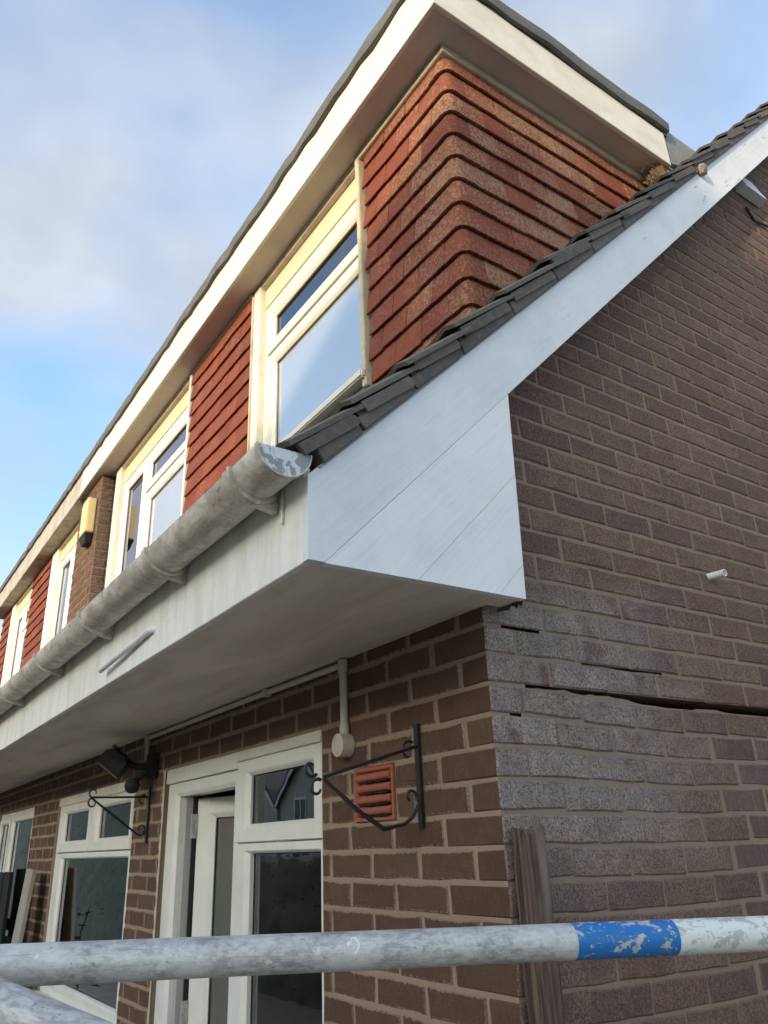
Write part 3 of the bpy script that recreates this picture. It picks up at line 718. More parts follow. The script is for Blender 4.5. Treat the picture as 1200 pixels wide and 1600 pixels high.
# lead flap and nest behind the end of the side fascia
MB().prism([(1.49, 4.66), (1.86, 4.80), (1.86, 4.93), (1.50, 4.93)], -.06, -.01).build('lead_flashing', 'lead', house, bevel=.004)
mb = MB(); bm = bmesh.new(); bmesh.ops.create_icosphere(bm, subdivisions=4, radius=1)
mb.add([Vector((-.055, 1.47, 4.555)) + Vector((v.co.x * .05, v.co.y * .065, v.co.z * .09)) * (1 + .5 * mnoise.noise(v.co * 5) + .25 * mnoise.noise(v.co * 14)) for v in bm.verts], [[v.index for v in f.verts] for f in bm.faces]); bm.free()
rr = random.Random(31)
for k in range(150):
    c = Vector((-.055, 1.47, 4.555)) + Vector((rr.gauss(0, .04), rr.gauss(0, .05), rr.gauss(.0, .055))); d = Vector((rr.uniform(-1, 1), rr.uniform(-1, 1), rr.uniform(-1, 1))).normalized() * rr.uniform(.02, .06); w_ = d.orthogonal().normalized() * .0016
    mb.add([c - d, c + d, c + d + w_, c - d + w_], [(0, 1, 2, 3)])
nest = mb.build('bird_nest', 'nest', smooth=True); tag(nest, 'straw bird nest tucked where dormer soffit meets the roof tiles', 'nest')

# timber trims round the tile hanging
MB().box(XC - .64, XC + .022, YD - .030, YD + .01, ZD - .045, ZD - .001).build('timber_trim', 'trim', house, bevel=.003)
MB().box(XC - .01, XC + .028, YD - .030, 1.52, ZD - .046, ZD - .002).build('timber_trim', 'trim', house, bevel=.003)
MB().box(-2.84, -1.91, YD - .026, YD + .01, ZD - .03, ZD - .001).build('timber_trim', 'trim', house, bevel=.003)

# hanging tiles: shared meshes, bottom edge standing proud
G = .1165; TOP = 4.515
def htile(w, seed):
    rr = random.Random(seed); t = .011; hgt = G + .03
    pr = .026; vs = []
    for x in (-w / 2, w / 2):
        j = rr.uniform(-.0025, .0025)
        vs += [(x, -pr + j, 0 + rr.uniform(-.0018, .0018)), (x, -pr + t + j, 0), (x, .004, hgt), (x, -.007, hgt)]
    mb = MB().add(vs, [(0, 1, 2, 3), (7, 6, 5, 4), (0, 3, 7, 4), (1, 5, 6, 2), (0, 4, 5, 1), (3, 2, 6, 7)])
    me = D.meshes.new('hanging_tile'); bm = bmesh.new(); tv = [bm.verts.new(v) for v in mb.v]
    for f in mb.f: bm.faces.new([tv[i] for i in f])
    bmesh.ops.recalc_face_normals(bm, faces=bm.faces); bmesh.ops.bevel(bm, geom=bm.edges[:], offset=.0018, segments=1, affect='EDGES'); bm.to_mesh(me); bm.free()
    me.materials.append(M['hang']); return me
HT = {}
def put_tile(parent, w, loc, rot):
    w = round(w / .0055) * .0055
    if w < .02: return
    if w not in HT: HT[w] = [htile(w - .0035, i) for i in range(6)]
    o = D.objects.new('hanging_tile', random.choice(HT[w])); COL.objects.link(o); put(o, Vector(loc) + Vector((0, 0, random.uniform(-.004, .004))), parent); o.rotation_euler = (random.uniform(-.012, .012) if not rot else 0, random.uniform(-.010, .010), rot)
def panel(parent, xa, xb_, phase, rows, offs=0):
    for k in range(rows):
        z = TOP - G * k; x = xb_; first = True
        while x > xa + .01:
            w = (.165 if (k + phase) % 2 else .0825) if first else .165
            a = max(xa, x - w); put_tile(parent, x - a, ((x + a) / 2, YD, z), 0); x = a; first = False
def angle_tile(l1, l2, seed):                        # rounded corner tile; legs along -X (l1) and +Y (l2)
    rr = random.Random(seed); R = .019; t = .011; hgt = G + .028; pr = .026; plan = []
    def path(off, jit=0):
        pts = [(-l1, -off)]; 
        for i in range(7):
            a = math.radians(-90 + 90 * i / 6); pts.append((-R + (R + off) * math.cos(a), R + (R + off) * math.sin(a)))
        pts.append((off, l2)); return pts
    rings = [[(x, y, rr.uniform(-.0015, .0015)) for x, y in path(pr)], [(x, y, .0) for x, y in path(pr - t)], [(x, y, hgt) for x, y in path(-.005)], [(x, y, hgt) for x, y in path(.006)]]
    n = len(rings[0]); mb = MB(); fs = []
    for a in range(4):
        b = (a + 1) % 4
        for i in range(n - 1): fs.append((a * n + i, a * n + i + 1, b * n + i + 1, b * n + i))
    fs += [(0, n, 2 * n, 3 * n), (n - 1, 4 * n - 1, 3 * n - 1, 2 * n - 1)]
    mb.add([v for r_ in rings for v in r_], fs); return mb
for k in range(13):
    z = TOP - G * k; l1, l2 = (.165, .0825) if k % 2 else (.0825, .165)
    mb = angle_tile(l1, l2, k); mb.xform(Matrix.Translation((XC, YD, z)))
    mb.build('corner_hanging_tile', 'hang', dw, smooth=True, ang=50)
    x = XC - l1; first = True                        # front, down to the window trim
    while x > -.735:
        a = max(-.735, x - .165); put_tile(dw, x - a, ((x + a) / 2, YD, z), 0); x = a
    y = YD + l2                                       # cheek, down to the roof slope
    while y < 1.50 and z + .12 > y + 3.03:
        b_ = min(1.50, y + .165); put_tile(dw, b_ - y, (XC, (y + b_) / 2, z), math.pi / 2); y = b_
panel(dw, -2.84, -1.905, 0, 12)
panel(dw2, -7.83, -6.88, 1, 12)
panel(dw2, -9.70, -9.08, 0, 12)

# --- windows
def pane(mb_rect, y, m, parent, bev=None):
    x0, x1, z0, z1 = mb_rect
    p = MB().box(x0, x1, y, y + .006, z0, z1).build('pane', m, parent)
    # black gasket line round the glass
    g_ = MB()
    for a, b, c, d in ((x0, x1, z0, z0 + .006), (x0, x1, z1 - .006, z1), (x0, x0 + .006, z0 + .006, z1 - .006), (x1 - .006, x1, z0 + .006, z1 - .006)): g_.box(a, b, y - .003, y + .001, c, d)
    g_.build('gasket', 'gasket', parent); return p
def sash(parent, name, x0, x1, z0, z1, w, yf, m, gm, depth=.05):
    MB().ring(x0, x1, z0, z1, w, yf, yf + depth, .014).build(name, m, parent)
    ww = w if isinstance(w, tuple) else (w,) * 4
    pane((x0 + ww[0] - .003, x1 - ww[1] + .003, z0 + ww[2] - .003, z1 - ww[3] + .003), yf + .026, gm, parent)
def win(h, x0, x1, z0, z1, y, m, w=.05):
    return MB().ring(x0, x1, z0, z1, w, y, y + .07, .004).build('window', m, h)
# dormer window beside the corner
def dormer_window(h, X0, X1, trim_w, m, light_split=None):
    w = win(h, X0 + trim_w, X1, 3.44, 4.455, YD + .018, m, .05)
    MB().box(X0, X0 + trim_w - .002, YD - .018, YD + .06, 3.36, ZD - .012).build('side_trim', 'cream' if h == house else 'fascia', w, bevel=.003)
    MB().box(X0 + trim_w, X1 - .0, YD + .012, YD + .03, 4.458, 4.588).build('head_board', 'head', w, bevel=.002)
    MB().prism([(YD + .011, 4.592), (YD - .012, 4.60), (YD - .020, ZD - .001), (YD + .02, ZD - .001)], X0 + trim_w, X1).build('head_moulding', 'trim', w)
    MB().box(X0, X1 + .01, YD - .055, YD + .07, 3.398, 3.438).build('sill', m, w, bevel=.006)
    xa = X0 + trim_w + .045; xb_ = X1 - .008
    if light_split:
        sash(w, 'casement', xa, light_split - .02, 3.47, 4.43, (.085, .075, .07, .075), YD + .008, m, 'glass_dark')
        MB().box(light_split - .018, light_split + .018, YD + .014, YD + .07, 3.46, 4.44).build('mullion', m, w, bevel=.004)
        xa = light_split + .02
    sash(w, 'fanlight', xa, xb_, 4.118, 4.408, (.08, .03, .075, .075), YD + .006, m, 'glass_dark')
    sash(w, 'fixed_light', xa, xb_, 3.45, 4.108, (.08, .03, .06, .07), YD + .014, m, 'frosted' if not light_split else 'frosted')
    # bright window reveal and net behind the glass
    mb = MB(); n = 26; vs = []
    for i in range(n + 1):
        x = xa + .09 + (.16) * i / n
        vs += [(x, YD + .13 + .012 * math.sin(i * 1.7), 3.42), (x, YD + .13 + .012 * math.sin(i * 1.7), 4.45)]
    mb.add(vs, [(2 * i, 2 * i + 2, 2 * i + 3, 2 * i + 1) for i in range(n)]).build('curtain', 'curtain', w, smooth=True)
    return w
dormer_window(house, -1.885, -.755, .085, 'upvc_top')
MB().box(-.772, -.742, YD - .034, YD + .012, 3.36, ZD - .046).build('tile_edge_strip', 'trim', house, bevel=.003)
MB().box(-2.868, -2.848, YD - .028, YD + .012, 3.36, ZD - .02).build('tile_edge_strip', 'fascia', house, bevel=.003)
MB().box(-1.91, -1.888, YD - .022, YD + .012, 3.36, ZD - .035).build('tile_edge_strip', 'trim', house, bevel=.003)
dormer_window(house, -4.56, -2.855, .14, 'upvc', -3.80)
dormer_window(house2, -6.85, -5.40, .26, 'upvc', -6.0)
dormer_window(house2, -9.05, -7.84, .22, 'upvc', -8.3)

for h_, o_ in ((house, W1), (house, W2), (house2, W3), (house2, W4)):
    MB().box(o_[0] - .02, o_[1] + .02, YD - .006, YD + .014, 3.20, 3.397).build('lead_upstand', 'lead', h_)

# --- ground floor: door set with fixed light and fanlight
YW = .016
door = MB().ring(-2.302, -1.500, .02, 1.957, (.135, .058, .06, .060), YW, YW + .08, .01).build('back_door', 'upvc', house)
MB().box(-2.308, -1.499, YW - .012, YW + .05, 1.959, 2.022).build('head_trim', 'upvc', door, bevel=.003)
MB().box(-1.497, -.842, YW - .016, YW + .05, 1.984, 2.021).build('head_trim', 'cream', door, bevel=.003)
mb = MB(); vs = []; rr = random.Random(3); z = .0; n = 0        # ragged bead of mortar and sealant down the left jamb
while z < 2.03:
    o_ = rr.uniform(-.010, .006); vs += [(-2.324 + o_, .0, z), (-2.300, -.001, z)]; z += .022; n += 1
mb.add(vs, [(2 * i, 2 * i + 1, 2 * i + 3, 2 * i + 2) for i in range(n - 1)]); 
mb.v = [Vector((v.x, -.0035, v.z)) for v in mb.v]; mb.build('sealant_bead', 'trim', door)
MB().box(-2.165, -2.135, YW + .03, YW + .16, .05, 1.895).build('inner_jamb', 'upvc_grey', door)
MB().box(-2.1345, -2.128, YW + .06, YW + .10, .05, 1.895).build('gasket', 'gasket', door)
leaf = MB().ring(0, .60, .06, 1.885, (.115, .10, .2, .085), 0, .05, .014); 
ROT = Matrix.Translation((-2.12, YW + .075, 0)) @ Matrix.Rotation(math.radians(17), 4, 'Z')
leaf.xform(ROT).build('door_leaf', 'upvc', door)
MB().box(.112, .503, .024, .030, .257, 1.803).xform(ROT).build('pane', 'glass_leaf', door)
gk = MB()
for a, b, c, d in ((.112, .503, .257, .264), (.112, .503, 1.796, 1.803), (.112, .119, .264, 1.796), (.496, .503, .264, 1.796)): gk.box(a, b, .018, .0235, c, d)
gk.xform(ROT).build('gasket', 'gasket', door)
for zz in (1.72, 1.0, .3): MB().box(-2.131, -2.11, YW + .05, YW + .085, zz, zz + .10).build('hinge', 'galv', door)
fl = MB().ring(-1.498, -.842, .02, 1.688, (.085, .034, .09, .036), YW - .002, YW + .075, .014).build('side_window', 'upvc', house)
pane((-1.416, -.873, .107, 1.655), YW + .03, 'glass', fl)
sash(fl, 'fanlight', -1.497, -.843, 1.690, 1.982, (.10, .062, .062, .058), YW - .014, 'upvc', 'glass', .07)
MB().tube([(-1.06, .17, 1.19), (-.95, .17, 1.195)], .011, 8).build('handle', 'pvc_white', fl)

lw = MB().ring(-4.398, -2.762, .905, 2.028, (.05, .035, .045, .05), YW, YW + .075, .004).build('window', 'upvc', house)
MB().box(-4.40, -2.763, YW - .012, YW + .0, 1.975, 2.026).build('head_trim', 'cream', lw, bevel=.003)
sash(lw, 'top_hung_sash', -4.352, -3.592, 1.688, 1.972, (.14, .055, .066, .055), YW - .012, 'upvc', 'glass')
sash(lw, 'top_hung_sash', -3.572, -2.80, 1.688, 1.972, (.15, .03, .066, .055), YW - .012, 'upvc', 'glass')
MB().box(-3.592, -3.573, YW - .004, YW + .05, 1.69, 1.975).build('mullion', 'upvc', lw)
sash(lw, 'fixed_light', -4.352, -2.80, .945, 1.684, (.14, .03, .04, .036), YW - .002, 'upvc', 'glass')
MB().box(-4.45, -2.72, -.045, YW + .06, .868, .904).build('sill', 'upvc', lw, bevel=.006)
MB().tube([(-4.42, -.012, 2.045), (-3.7, -.014, 2.052), (-3.05, -.012, 2.047)], .006, 6).build('cable', 'black', lw)
aw = MB().ring(-6.615, -5.192, .955, 2.022, (.05, .035, .045, .05), YW, YW + .075, .004).build('window', 'upvc', house2)
sash(aw, 'fixed_light', -6.10, -5.225, 1.0, 1.98, (.10, .03, .05, .04), YW - .004, 'upvc', 'glass')
sash(aw, 'casement', -6.57, -6.12, 1.0, 1.98, (.06, .05, .05, .045), YW - .010, 'upvc', 'glass')
# rooms behind the glass
def room(h, x0, x1, y0, y1, z0, z1, m='plaster'):
    return MB().add([(x, y, z) for z in (z0, z1) for y in (y0, y1) for x in (x0, x1)], [(0, 2, 3, 1), (4, 5, 7, 6), (2, 6, 7, 3), (0, 4, 6, 2), (1, 3, 7, 5)]).build('interior_walls', m, h)
room(house, PARTY + .02, -.30, .068, 3.6, .03, 2.26); room(house2, -9.8, PARTY - .02, .068, 3.6, .03, 2.26)
room(house, -4.7, -.30, YD + .08, 3.0, 3.2, ZD - .02); room(house2, -9.7, -5.4, YD + .08, 3.0, 3.2, ZD - .02)
mb = MB(); n = 30; vs = []
for i in range(n + 1):
    x = -4.17 + .24 * i / n; yy = .13 + .014 * math.sin(i * 1.5); vs += [(x, yy, .95), (x, yy, 1.64)]
mb.add(vs, [(2 * i, 2 * i + 2, 2 * i + 3, 2 * i + 1) for i in range(n)]).build('curtain', 'curtain', lw, smooth=True)
MB().box(-4.2, -2.8, .22, .225, 1.56, 1.66).build('blind', 'blind', lw)
MB().box(-5.0, -2.4, .9, .92, .05, 1.75).build('room_lightener', 'lightener', lw)  # added pale board that brightens the view through the left window
MB().box(-1.9, -.45, .62, .64, .05, 2.2).build('hall_lightener', 'lightener', fl)  # added pale board behind the side light to lift its dark pane
MB().box(-6.1, -5.22, .30, .31, .98, 1.99).build('blind', 'curtain', aw)

# ================================================================== THINGS FIXED TO THE HOUSE
# --- gutter
GY, GZ, GR = -.636, 2.452, .062
gut = empty('gutter', (-2.4, GY, GZ - GR), 'weathered half round gutter along the white fascia', 'gutter')
def half(mb, xa, xb_, r, r2, nseg=18):
    vs = []
    for x in (xa, xb_):
        vs += [(x, GY + r * math.cos(math.pi + math.pi * i / nseg), GZ + r * math.sin(math.pi + math.pi * i / nseg)) for i in range(nseg + 1)]
        vs += [(x, GY + r2 * math.cos(math.pi + math.pi * i / nseg), GZ + r2 * math.sin(math.pi + math.pi * i / nseg)) for i in range(nseg + 1)]
    n = nseg + 1; fs = []
    for i in range(nseg):
        fs += [(i, i + 1, 2 * n + i + 1, 2 * n + i), (n + i, 3 * n + i, 3 * n + i + 1, n + i + 1), (i, n + i, n + i + 1, i + 1), (2 * n + i, 2 * n + i + 1, 3 * n + i + 1, 3 * n + i)]
    fs += [(0, 2 * n, 3 * n, n), (nseg, n + nseg, 3 * n + nseg, 2 * n + nseg)]
    return mb.add(vs, fs)
joints = [-.03, -.60, -1.31, -2.02, -2.82, -3.7, -4.6, -5.6, -6.8, -8.2]
ends = [.120] + joints + [-9.9]
for a, b in zip(ends, ends[1:]): half(MB(), b + .002, a - .002, GR, GR - .005).build('gutter_length', 'gutter', gut, smooth=True)
for i, x in enumerate(joints):
    c = MB(); half(c, x - .022, x + .022, GR + .006, GR + .0008); half(c, x + .012, x + .022, GR + .010, GR + .0055); c.build('joint_collar', 'gutter', gut, smooth=True)
    b = MB().prism([(YF - .001, GZ - .03), (YF - .001, GZ - GR - .020), (YF - .010, GZ - GR - .020), (GY - .004, GZ - GR - .009), (GY + .02, GZ - GR + .001), (GY + .045, GZ - .045)], x - .010, x + .010)
    b.build('bracket', 'gutter', gut, bevel=.002)
    if i == 0: MB().tube([(x + .035, YF - .004, GZ - .03), (x + .036, YF - .005, GZ - .12)], .004, 6).build('bracket_wire', 'gutter', gut)
cp = MB(); prof = [(GY + GR * math.cos(math.pi + math.pi * i / 18), GZ + GR * math.sin(math.pi + math.pi * i / 18)) for i in range(19)]
cp.prism(prof, .1185, .1235); cp.build('end_cap', 'cap', gut)
c = MB(); half(c, .112, .1265, GR + .004, GR + .0005); c.build('end_cap_rim', 'gutter', gut, smooth=True)
mb = MB(); rr = random.Random(5)
for k in range(9):
    y = GY - .045 + .01 * k; mb.box(-.60 - .03 + rr.uniform(-.006, .01), -.60 - .018, y, y + .006, GZ - .055 + rr.uniform(-.003, .01), GZ - .02 + rr.uniform(0, .02))
mb.build('old_sealant', 'iron', gut)

# --- overflow pipe on the fascia and drain stub on the gable
def pipe(name, pts, r, m, label, cat):
    mb = MB().tube(pts, r, 20, caps=False); p1, p0 = Vector(pts[-1]), Vector(pts[-2]); d = (p1 - p0).normalized()
    mb.tube([p1, p1 - d * .03], r * .8, 20, caps=False)
    # ring face between bore and outside
    e = empty(name, pts[0], label, cat)
    mb.build('pipe_wall', m, e, smooth=True)
    MB().tube([p1 - d * .028, p1 - d * .03], r * .82, 20).build('bore', 'dark', e)
    a = d.orthogonal().normalized(); b = d.cross(a); vs = []
    for k in range(20):
        u = a * math.cos(k * math.pi / 10) + b * math.sin(k * math.pi / 10); vs += [p1 + u * r, p1 + u * r * .8]
    MB().add(vs, [(2 * k, 2 * k + 1, (2 * k + 3) % 40, (2 * k + 2) % 40) for k in range(20)]).build('pipe_rim', m, e)
    return e
pipe('overflow_pipe', [(-.842, YF + .008, 2.297), (-.86, YF - .010, 2.296), (-1.325, YF - .026, 2.262)], .0105, 'pvc_white', 'white plastic overflow pipe lying along the fascia under the gutter', 'pipe')
pipe('drain_stub', [(-.05, 1.058, 2.462), (.0, 1.058, 2.462), (.062, 1.052, 2.458)], .0125, 'pvc_white', 'short pale pipe stub sticking out of the gable brickwork', 'pipe')

# --- cable conduit and junction box
cd = empty('conduit', (-.665, 0, 1.95), 'cream conduit under the soffit dropping to a round junction box', 'conduit')
MB().tube([(-.668, -.014, 2.196), (-.666, -.014, 1.985)], .0125, 14).build('drop_pipe', 'plastic', cd, smooth=True)
MB().tube([(-.655, -.014, 2.200), (-1.3, -.014, 2.204), (-2.57, -.014, 2.203)], .0105, 12).build('run_pipe', 'plastic', cd, smooth=True)
MB().tube([(-2.575, -.014, 2.212), (-2.575, -.014, 2.10)], .0115, 12).build('drop_pipe', 'plastic', cd, smooth=True)
for x in (-.668, -2.575):
    MB().tube([(x, -.0145, 2.215), (x, -.0145, 2.175)], .0165, 14).build('elbow', 'plastic', cd, smooth=True)
MB().box(-1.24, -1.20, -.027, -.001, 2.19, 2.217).build('saddle_clip', 'plastic', cd, bevel=.003)
MB().tube([(-.666, -.0142, 2.010), (-.666, -.0142, 1.978)], .0155, 14).build('spigot', 'plastic', cd, smooth=True)
jb = MB().tube([(-.664, -.001, 1.950), (-.664, -.034, 1.950), (-.664, -.036, 1.950)], [.0345, .0345, .033], 28).build('junction_box', 'plastic', cd, smooth=True)
MB().tube([(-.664, -.0365, 1.950), (-.664, -.042, 1.950), (-.664, -.043, 1.950)], [.0345, .0345, .032], 28).build('lid', 'plastic', jb, smooth=True)
for dx, dz in ((-.018, .019), (.002, -.024)): MB().tube([(-.664 + dx, -.042, 1.95 + dz), (-.664 + dx, -.0445, 1.95 + dz)], .0035, 8).build('screw', 'trim', jb)

# --- terracotta louvre vent
vt = empty('air_vent', (-.532, 0, 1.73), 'red terracotta louvre vent in the brickwork behind the bent bracket', 'vent')
MB().ring(-.634, -.430, 1.728, 1.876, (.014, .014, .012, .014), -.004, .02, .006).build('frame', 'terracotta', vt)
MB().box(-.622, -.442, .014, .03, 1.738, 1.864).build('back_plate', 'terracotta', vt)
for k in range(4):
    zc = 1.755 + .031 * k; py = [(.014, zc - .012), (-.001, zc - .011), (-.008, zc - .004), (-.008, zc + .004), (-.001, zc + .011), (.014, zc + .013)]
    MB().prism(py, -.620, -.444).build('louvre', 'terracotta', vt, smooth=True, ang=60)
    for xa in (-.592, -.520): MB().box(xa, xa + .062, -.0085, .010, zc - .0165, zc - .0125).build('slot', 'dark', vt)

# --- hanging basket brackets
def scroll(cy, cz, r0, a0, turns, n=18, shrink=.55):
    return [(cy + r0 * (1 - shrink * i / n) * math.cos(math.radians(a0 + 360 * turns * i / n)), cz + r0 * (1 - shrink * i / n) * math.sin(math.radians(a0 + 360 * turns * i / n))) for i in range(n + 1)]
def bracket(x, pts_arm, pts_strut, scrolls, z0, z1, label, twist):
    e = empty('hanging_bracket', (x, -.01, z0), label, 'bracket', 'wrought iron basket brackets')
    MB().box(x - .011, x + .011, -.010, -.001, z0, z1).build('back_bar', 'iron', e, bevel=.002)
    MB().tube([(x, y, z) for y, z in pts_arm], .0048, 8).build('arm', 'iron', e, smooth=True)
    r_ = [.0048 + (.0022 * abs(math.sin(i * 1.3)) if twist[0] <= i <= twist[1] else 0) for i in range(len(pts_strut))]
    MB().tube([(x, y, z) for y, z in pts_strut], r_, 8).build('strut', 'iron', e, smooth=True)
    for s_ in scrolls: MB().tube([(x, y, z) for y, z in s_], [.0046 - .0014 * i / len(s_) for i in range(len(s_))], 8).build('scroll', 'iron', e, smooth=True)
    return e
def lerp(a, b, n): return [(a[0] + (b[0] - a[0]) * i / n, a[1] + (b[1] - a[1]) * i / n) for i in range(n + 1)]
bracket(-.305, lerp((-.008, 1.907), (-.30, 1.826), 6),
        lerp((-.30, 1.822), (-.205, 1.750), 6) + lerp((-.205, 1.750), (-.125, 1.702), 5)[1:] + lerp((-.125, 1.702), (-.062, 1.712), 3)[1:] + [(-.035, 1.727), (-.018, 1.750), (-.010, 1.765)],
        [scroll(-.335, 1.846, .021, -40, -.75), scroll(-.318, 1.800, .022, 60, .8), scroll(-.034, 1.896, .024, 60, .55, 14, .2), scroll(-.036, 1.778, .020, -30, .75)],
        1.702, 1.966, 'bent black iron bracket with scrolls fixed beside the terracotta vent', (4, 11))
bracket(-2.51, lerp((-.008, 1.918), (-.285, 1.918), 4), lerp((-.275, 1.912), (-.052, 1.752), 12) + [(-.035, 1.745), (-.018, 1.752), (-.010, 1.765)],
        [scroll(-.272, 1.938, .022, -100, -.8), scroll(-.272, 1.893, .024, 90, .8), scroll(-.034, 1.906, .022, 60, .6, 14, .2), scroll(-.036, 1.775, .021, -60, .8)],
        1.709, 1.966, 'straight black iron bracket with scrolls below the floodlight', (4, 9))

# --- floodlight with sensor
fl_ = empty('floodlight', (-2.46, 0, 2.0), 'black floodlight with round sensor under the soffit above the window', 'floodlight')
MB().box(-2.52, -2.41, -.03, -.001, 2.00, 2.12).build('back_plate', 'black', fl_, bevel=.006)
MB().tube([(-2.46, -.02, 2.05), (-2.47, -.10, 2.055), (-2.50, -.13, 2.07)], .018, 10).build('arm', 'black', fl_, smooth=True)
MB().tube([(-2.44, -.05, 2.03), (-2.44, -.10, 1.985)], .014, 10).build('sensor_neck', 'black', fl_, smooth=True)
mb = MB(); bm = bmesh.new(); bmesh.ops.create_uvsphere(bm, u_segments=16, v_segments=10, radius=.036)
mb.add([v.co + Vector((-2.44, -.115, 1.965)) for v in bm.verts], [[v.index for v in f.verts] for f in bm.faces]); bm.free(); mb.build('sensor', 'black', fl_, smooth=True)
Rm = Matrix.Translation((-2.535, -.180, 2.080)) @ Matrix.Rotation(math.radians(-20), 4, 'Z') @ Matrix.Rotation(math.radians(-38), 4, 'X') @ Matrix.Scale(.82, 4)
MB().prism([(-.075, -.05), (.075, -.05), (.075, .02), (.045, .05), (-.045, .05), (-.075, .02)], -.115, .115).xform(Rm @ Matrix.Rotation(math.radians(0), 4, 'X')).build('housing', 'black', fl_, bevel=.004)
MB().box(-.122, .122, -.082, .082, -.058, -.05).xform(Rm).build('bezel', 'black', fl_, bevel=.002)
MB().box(-.105, .105, -.066, .066, -.061, -.0585).xform(Rm).build('lamp_glass', 'lamp', fl_)
for k in range(5): MB().box(-.10, .10, -.04 + .02 * k, -.037 + .02 * k, .05, .066).xform(Rm).build('cooling_fin', 'black', fl_)
mb = MB(); rr = random.Random(11)
for k in range(26):
    x, y = rr.uniform(-.11, .02), rr.uniform(-.08, .06); mb.add([(x, y, .055), (x + rr.uniform(.02, .06), y + rr.uniform(-.02, .02), .06 + rr.uniform(0, .03)), (x + rr.uniform(-.01, .03), y + rr.uniform(.01, .04), .053)], [(0, 1, 2)])
mb.xform(Rm).build('cobweb', 'cobweb', fl_, kind='stuff')

# --- alarm box on the party wall pier
al = empty('alarm_box', (-4.86, .1, 4.0), 'yellow cream alarm box with dark lower lens on the brick pier between dormers', 'alarm box')
ax0, ax1 = -4.985, -4.765
front = [(ax0 + .0, 4.13), (ax1, 4.13), (ax1, 4.43), (ax1 - .02, 4.45), (ax0 + .04, 4.45), (ax0, 4.41)]
MB().prism(front, .030, .098, 'Y').build('cover', 'alarm', al, bevel=.008)  # cover is one even yellow cream tone
MB().add([(ax0, .03, 4.128), (ax1, .03, 4.128), (ax1, .098, 4.128), (ax0, .098, 4.128), (ax0 + .05, .05, 4.045), (ax1 - .05, .05, 4.045), (ax1 - .05, .098, 4.045), (ax0 + .05, .098, 4.045)],
         [(0, 1, 2, 3), (4, 7, 6, 5), (0, 4, 5, 1), (1, 5, 6, 2), (2, 6, 7, 3), (3, 7, 4, 0)]).build('lens', 'black', al, bevel=.004)

# --- small white vent cowl under the bargeboard at the top of the gable
vc = MB().add([(.003, 2.10, 4.80), (.003, 2.33, 4.80), (.003, 2.33, 4.99), (.003, 2.16, 4.99), (.06, 2.12, 4.80), (.06, 2.31, 4.80)], [(0, 1, 2, 3), (0, 4, 5, 1), (4, 3, 2, 5), (0, 3, 4), (1, 5, 2)]).build('vent_cowl', 'pvc_white')
tag(vc, 'small grey wedge shaped cowl on the gable under the upper bargeboard', 'vent')
# --- overhead cable on the gable
cbl = MB().tube([(.012, 2.14, 4.70), (.010, 2.2, 4.64), (.012, 2.6, 4.72), (.012, 3.2, 4.83)], .007, 6).build('cable', 'black'); tag(cbl, 'black cable clipped to the brick gable near the top', 'cable')

# --- timber post at the corner
rr = random.Random(21); mb = MB(); zs_ = [0.0, .3, .6, .9, 1.2, 1.3, 1.4, 1.5, 1.58, 1.65, 1.69]; vs = []
plan = [(.006, .012), (.046, .010), (.050, .045), (.050, .080), (.006, .082)]
for z in zs_:
    for x, y in plan: vs.append((x + .002 + rr.uniform(-.003, .003), y - .004 * (1.69 - z) + rr.uniform(-.003, .003), z + (rr.uniform(-.012, .006) if z == 1.69 else 0)))
n = 5; fs = [[i for i in range(n)][::-1], [(len(zs_) - 1) * n + i for i in range(n)]]
for k in range(len(zs_) - 1):
    for i in range(n): fs.append((k * n + i, k * n + (i + 1) % n, (k + 1) * n + (i + 1) % n, (k + 1) * n + i))
po = mb.add(vs, fs).build('timber_post', 'wood', bevel=.003); tag(po, 'weathered brown timber post standing against the corner of the house', 'post')

# ================================================================== SCAFFOLD AND GARDEN THINGS
def at(x, y, d):
    v = CAM_R @ Vector(((x - 600) / F_PX, -(y - 800) / F_PX, -1)); return CAM_O + v * d
def scaffold_tube(a, b, ext, label, bands):
    a, b = Vector(a), Vector(b); d = (b - a).normalized(); L = (b - a).length
    e = empty('scaffold_tube', a, label, 'scaffold tube', 'scaffold tubes in front of the house')
    q = d.to_track_quat('Z', 'Y'); r = .02415
    cuts = [-ext[0]] + [x for x, _ in bands] + [L + ext[1]]
    mats = ['galv'] + [m for _, m in bands]
    for i in range(len(mats)):
        mb = MB(); s = 40; h = cuts[i + 1] - cuts[i]; rr_ = r + (.0003 if mats[i] != 'galv' else 0)
        mb.tube([(0, 0, 0), (0, 0, h)], rr_, s, caps=False)
        o = mb.build('tube_wall' if mats[i] == 'galv' else 'paint_band', mats[i], e, smooth=True, origin=(0, 0, 0))
        put(o, a + d * cuts[i], e); o.rotation_mode = 'QUATERNION'; o.rotation_quaternion = q
    return e, a, d, q, r
ta, tb = at(0, 1509, .965), at(1200, 1458, 1.20)
dl = (tb - ta).length
def along(x):                                        # length along the tube at image column x
    best = min(range(0, 1200), key=lambda k: abs(pix(ta + (tb - ta) * (k / 1199))[0] - x)); return best / 1199 * dl
T1, a_, d_, q_, r_ = scaffold_tube(ta, tb, (1.2, 3.0), 'long galvanised scaffold tube with flaking blue and white bands', [(along(893), 'blue'), (along(1050), 'wband')])
cpaint = m_plain('paint_splash', (.62, .63, .64), .5)
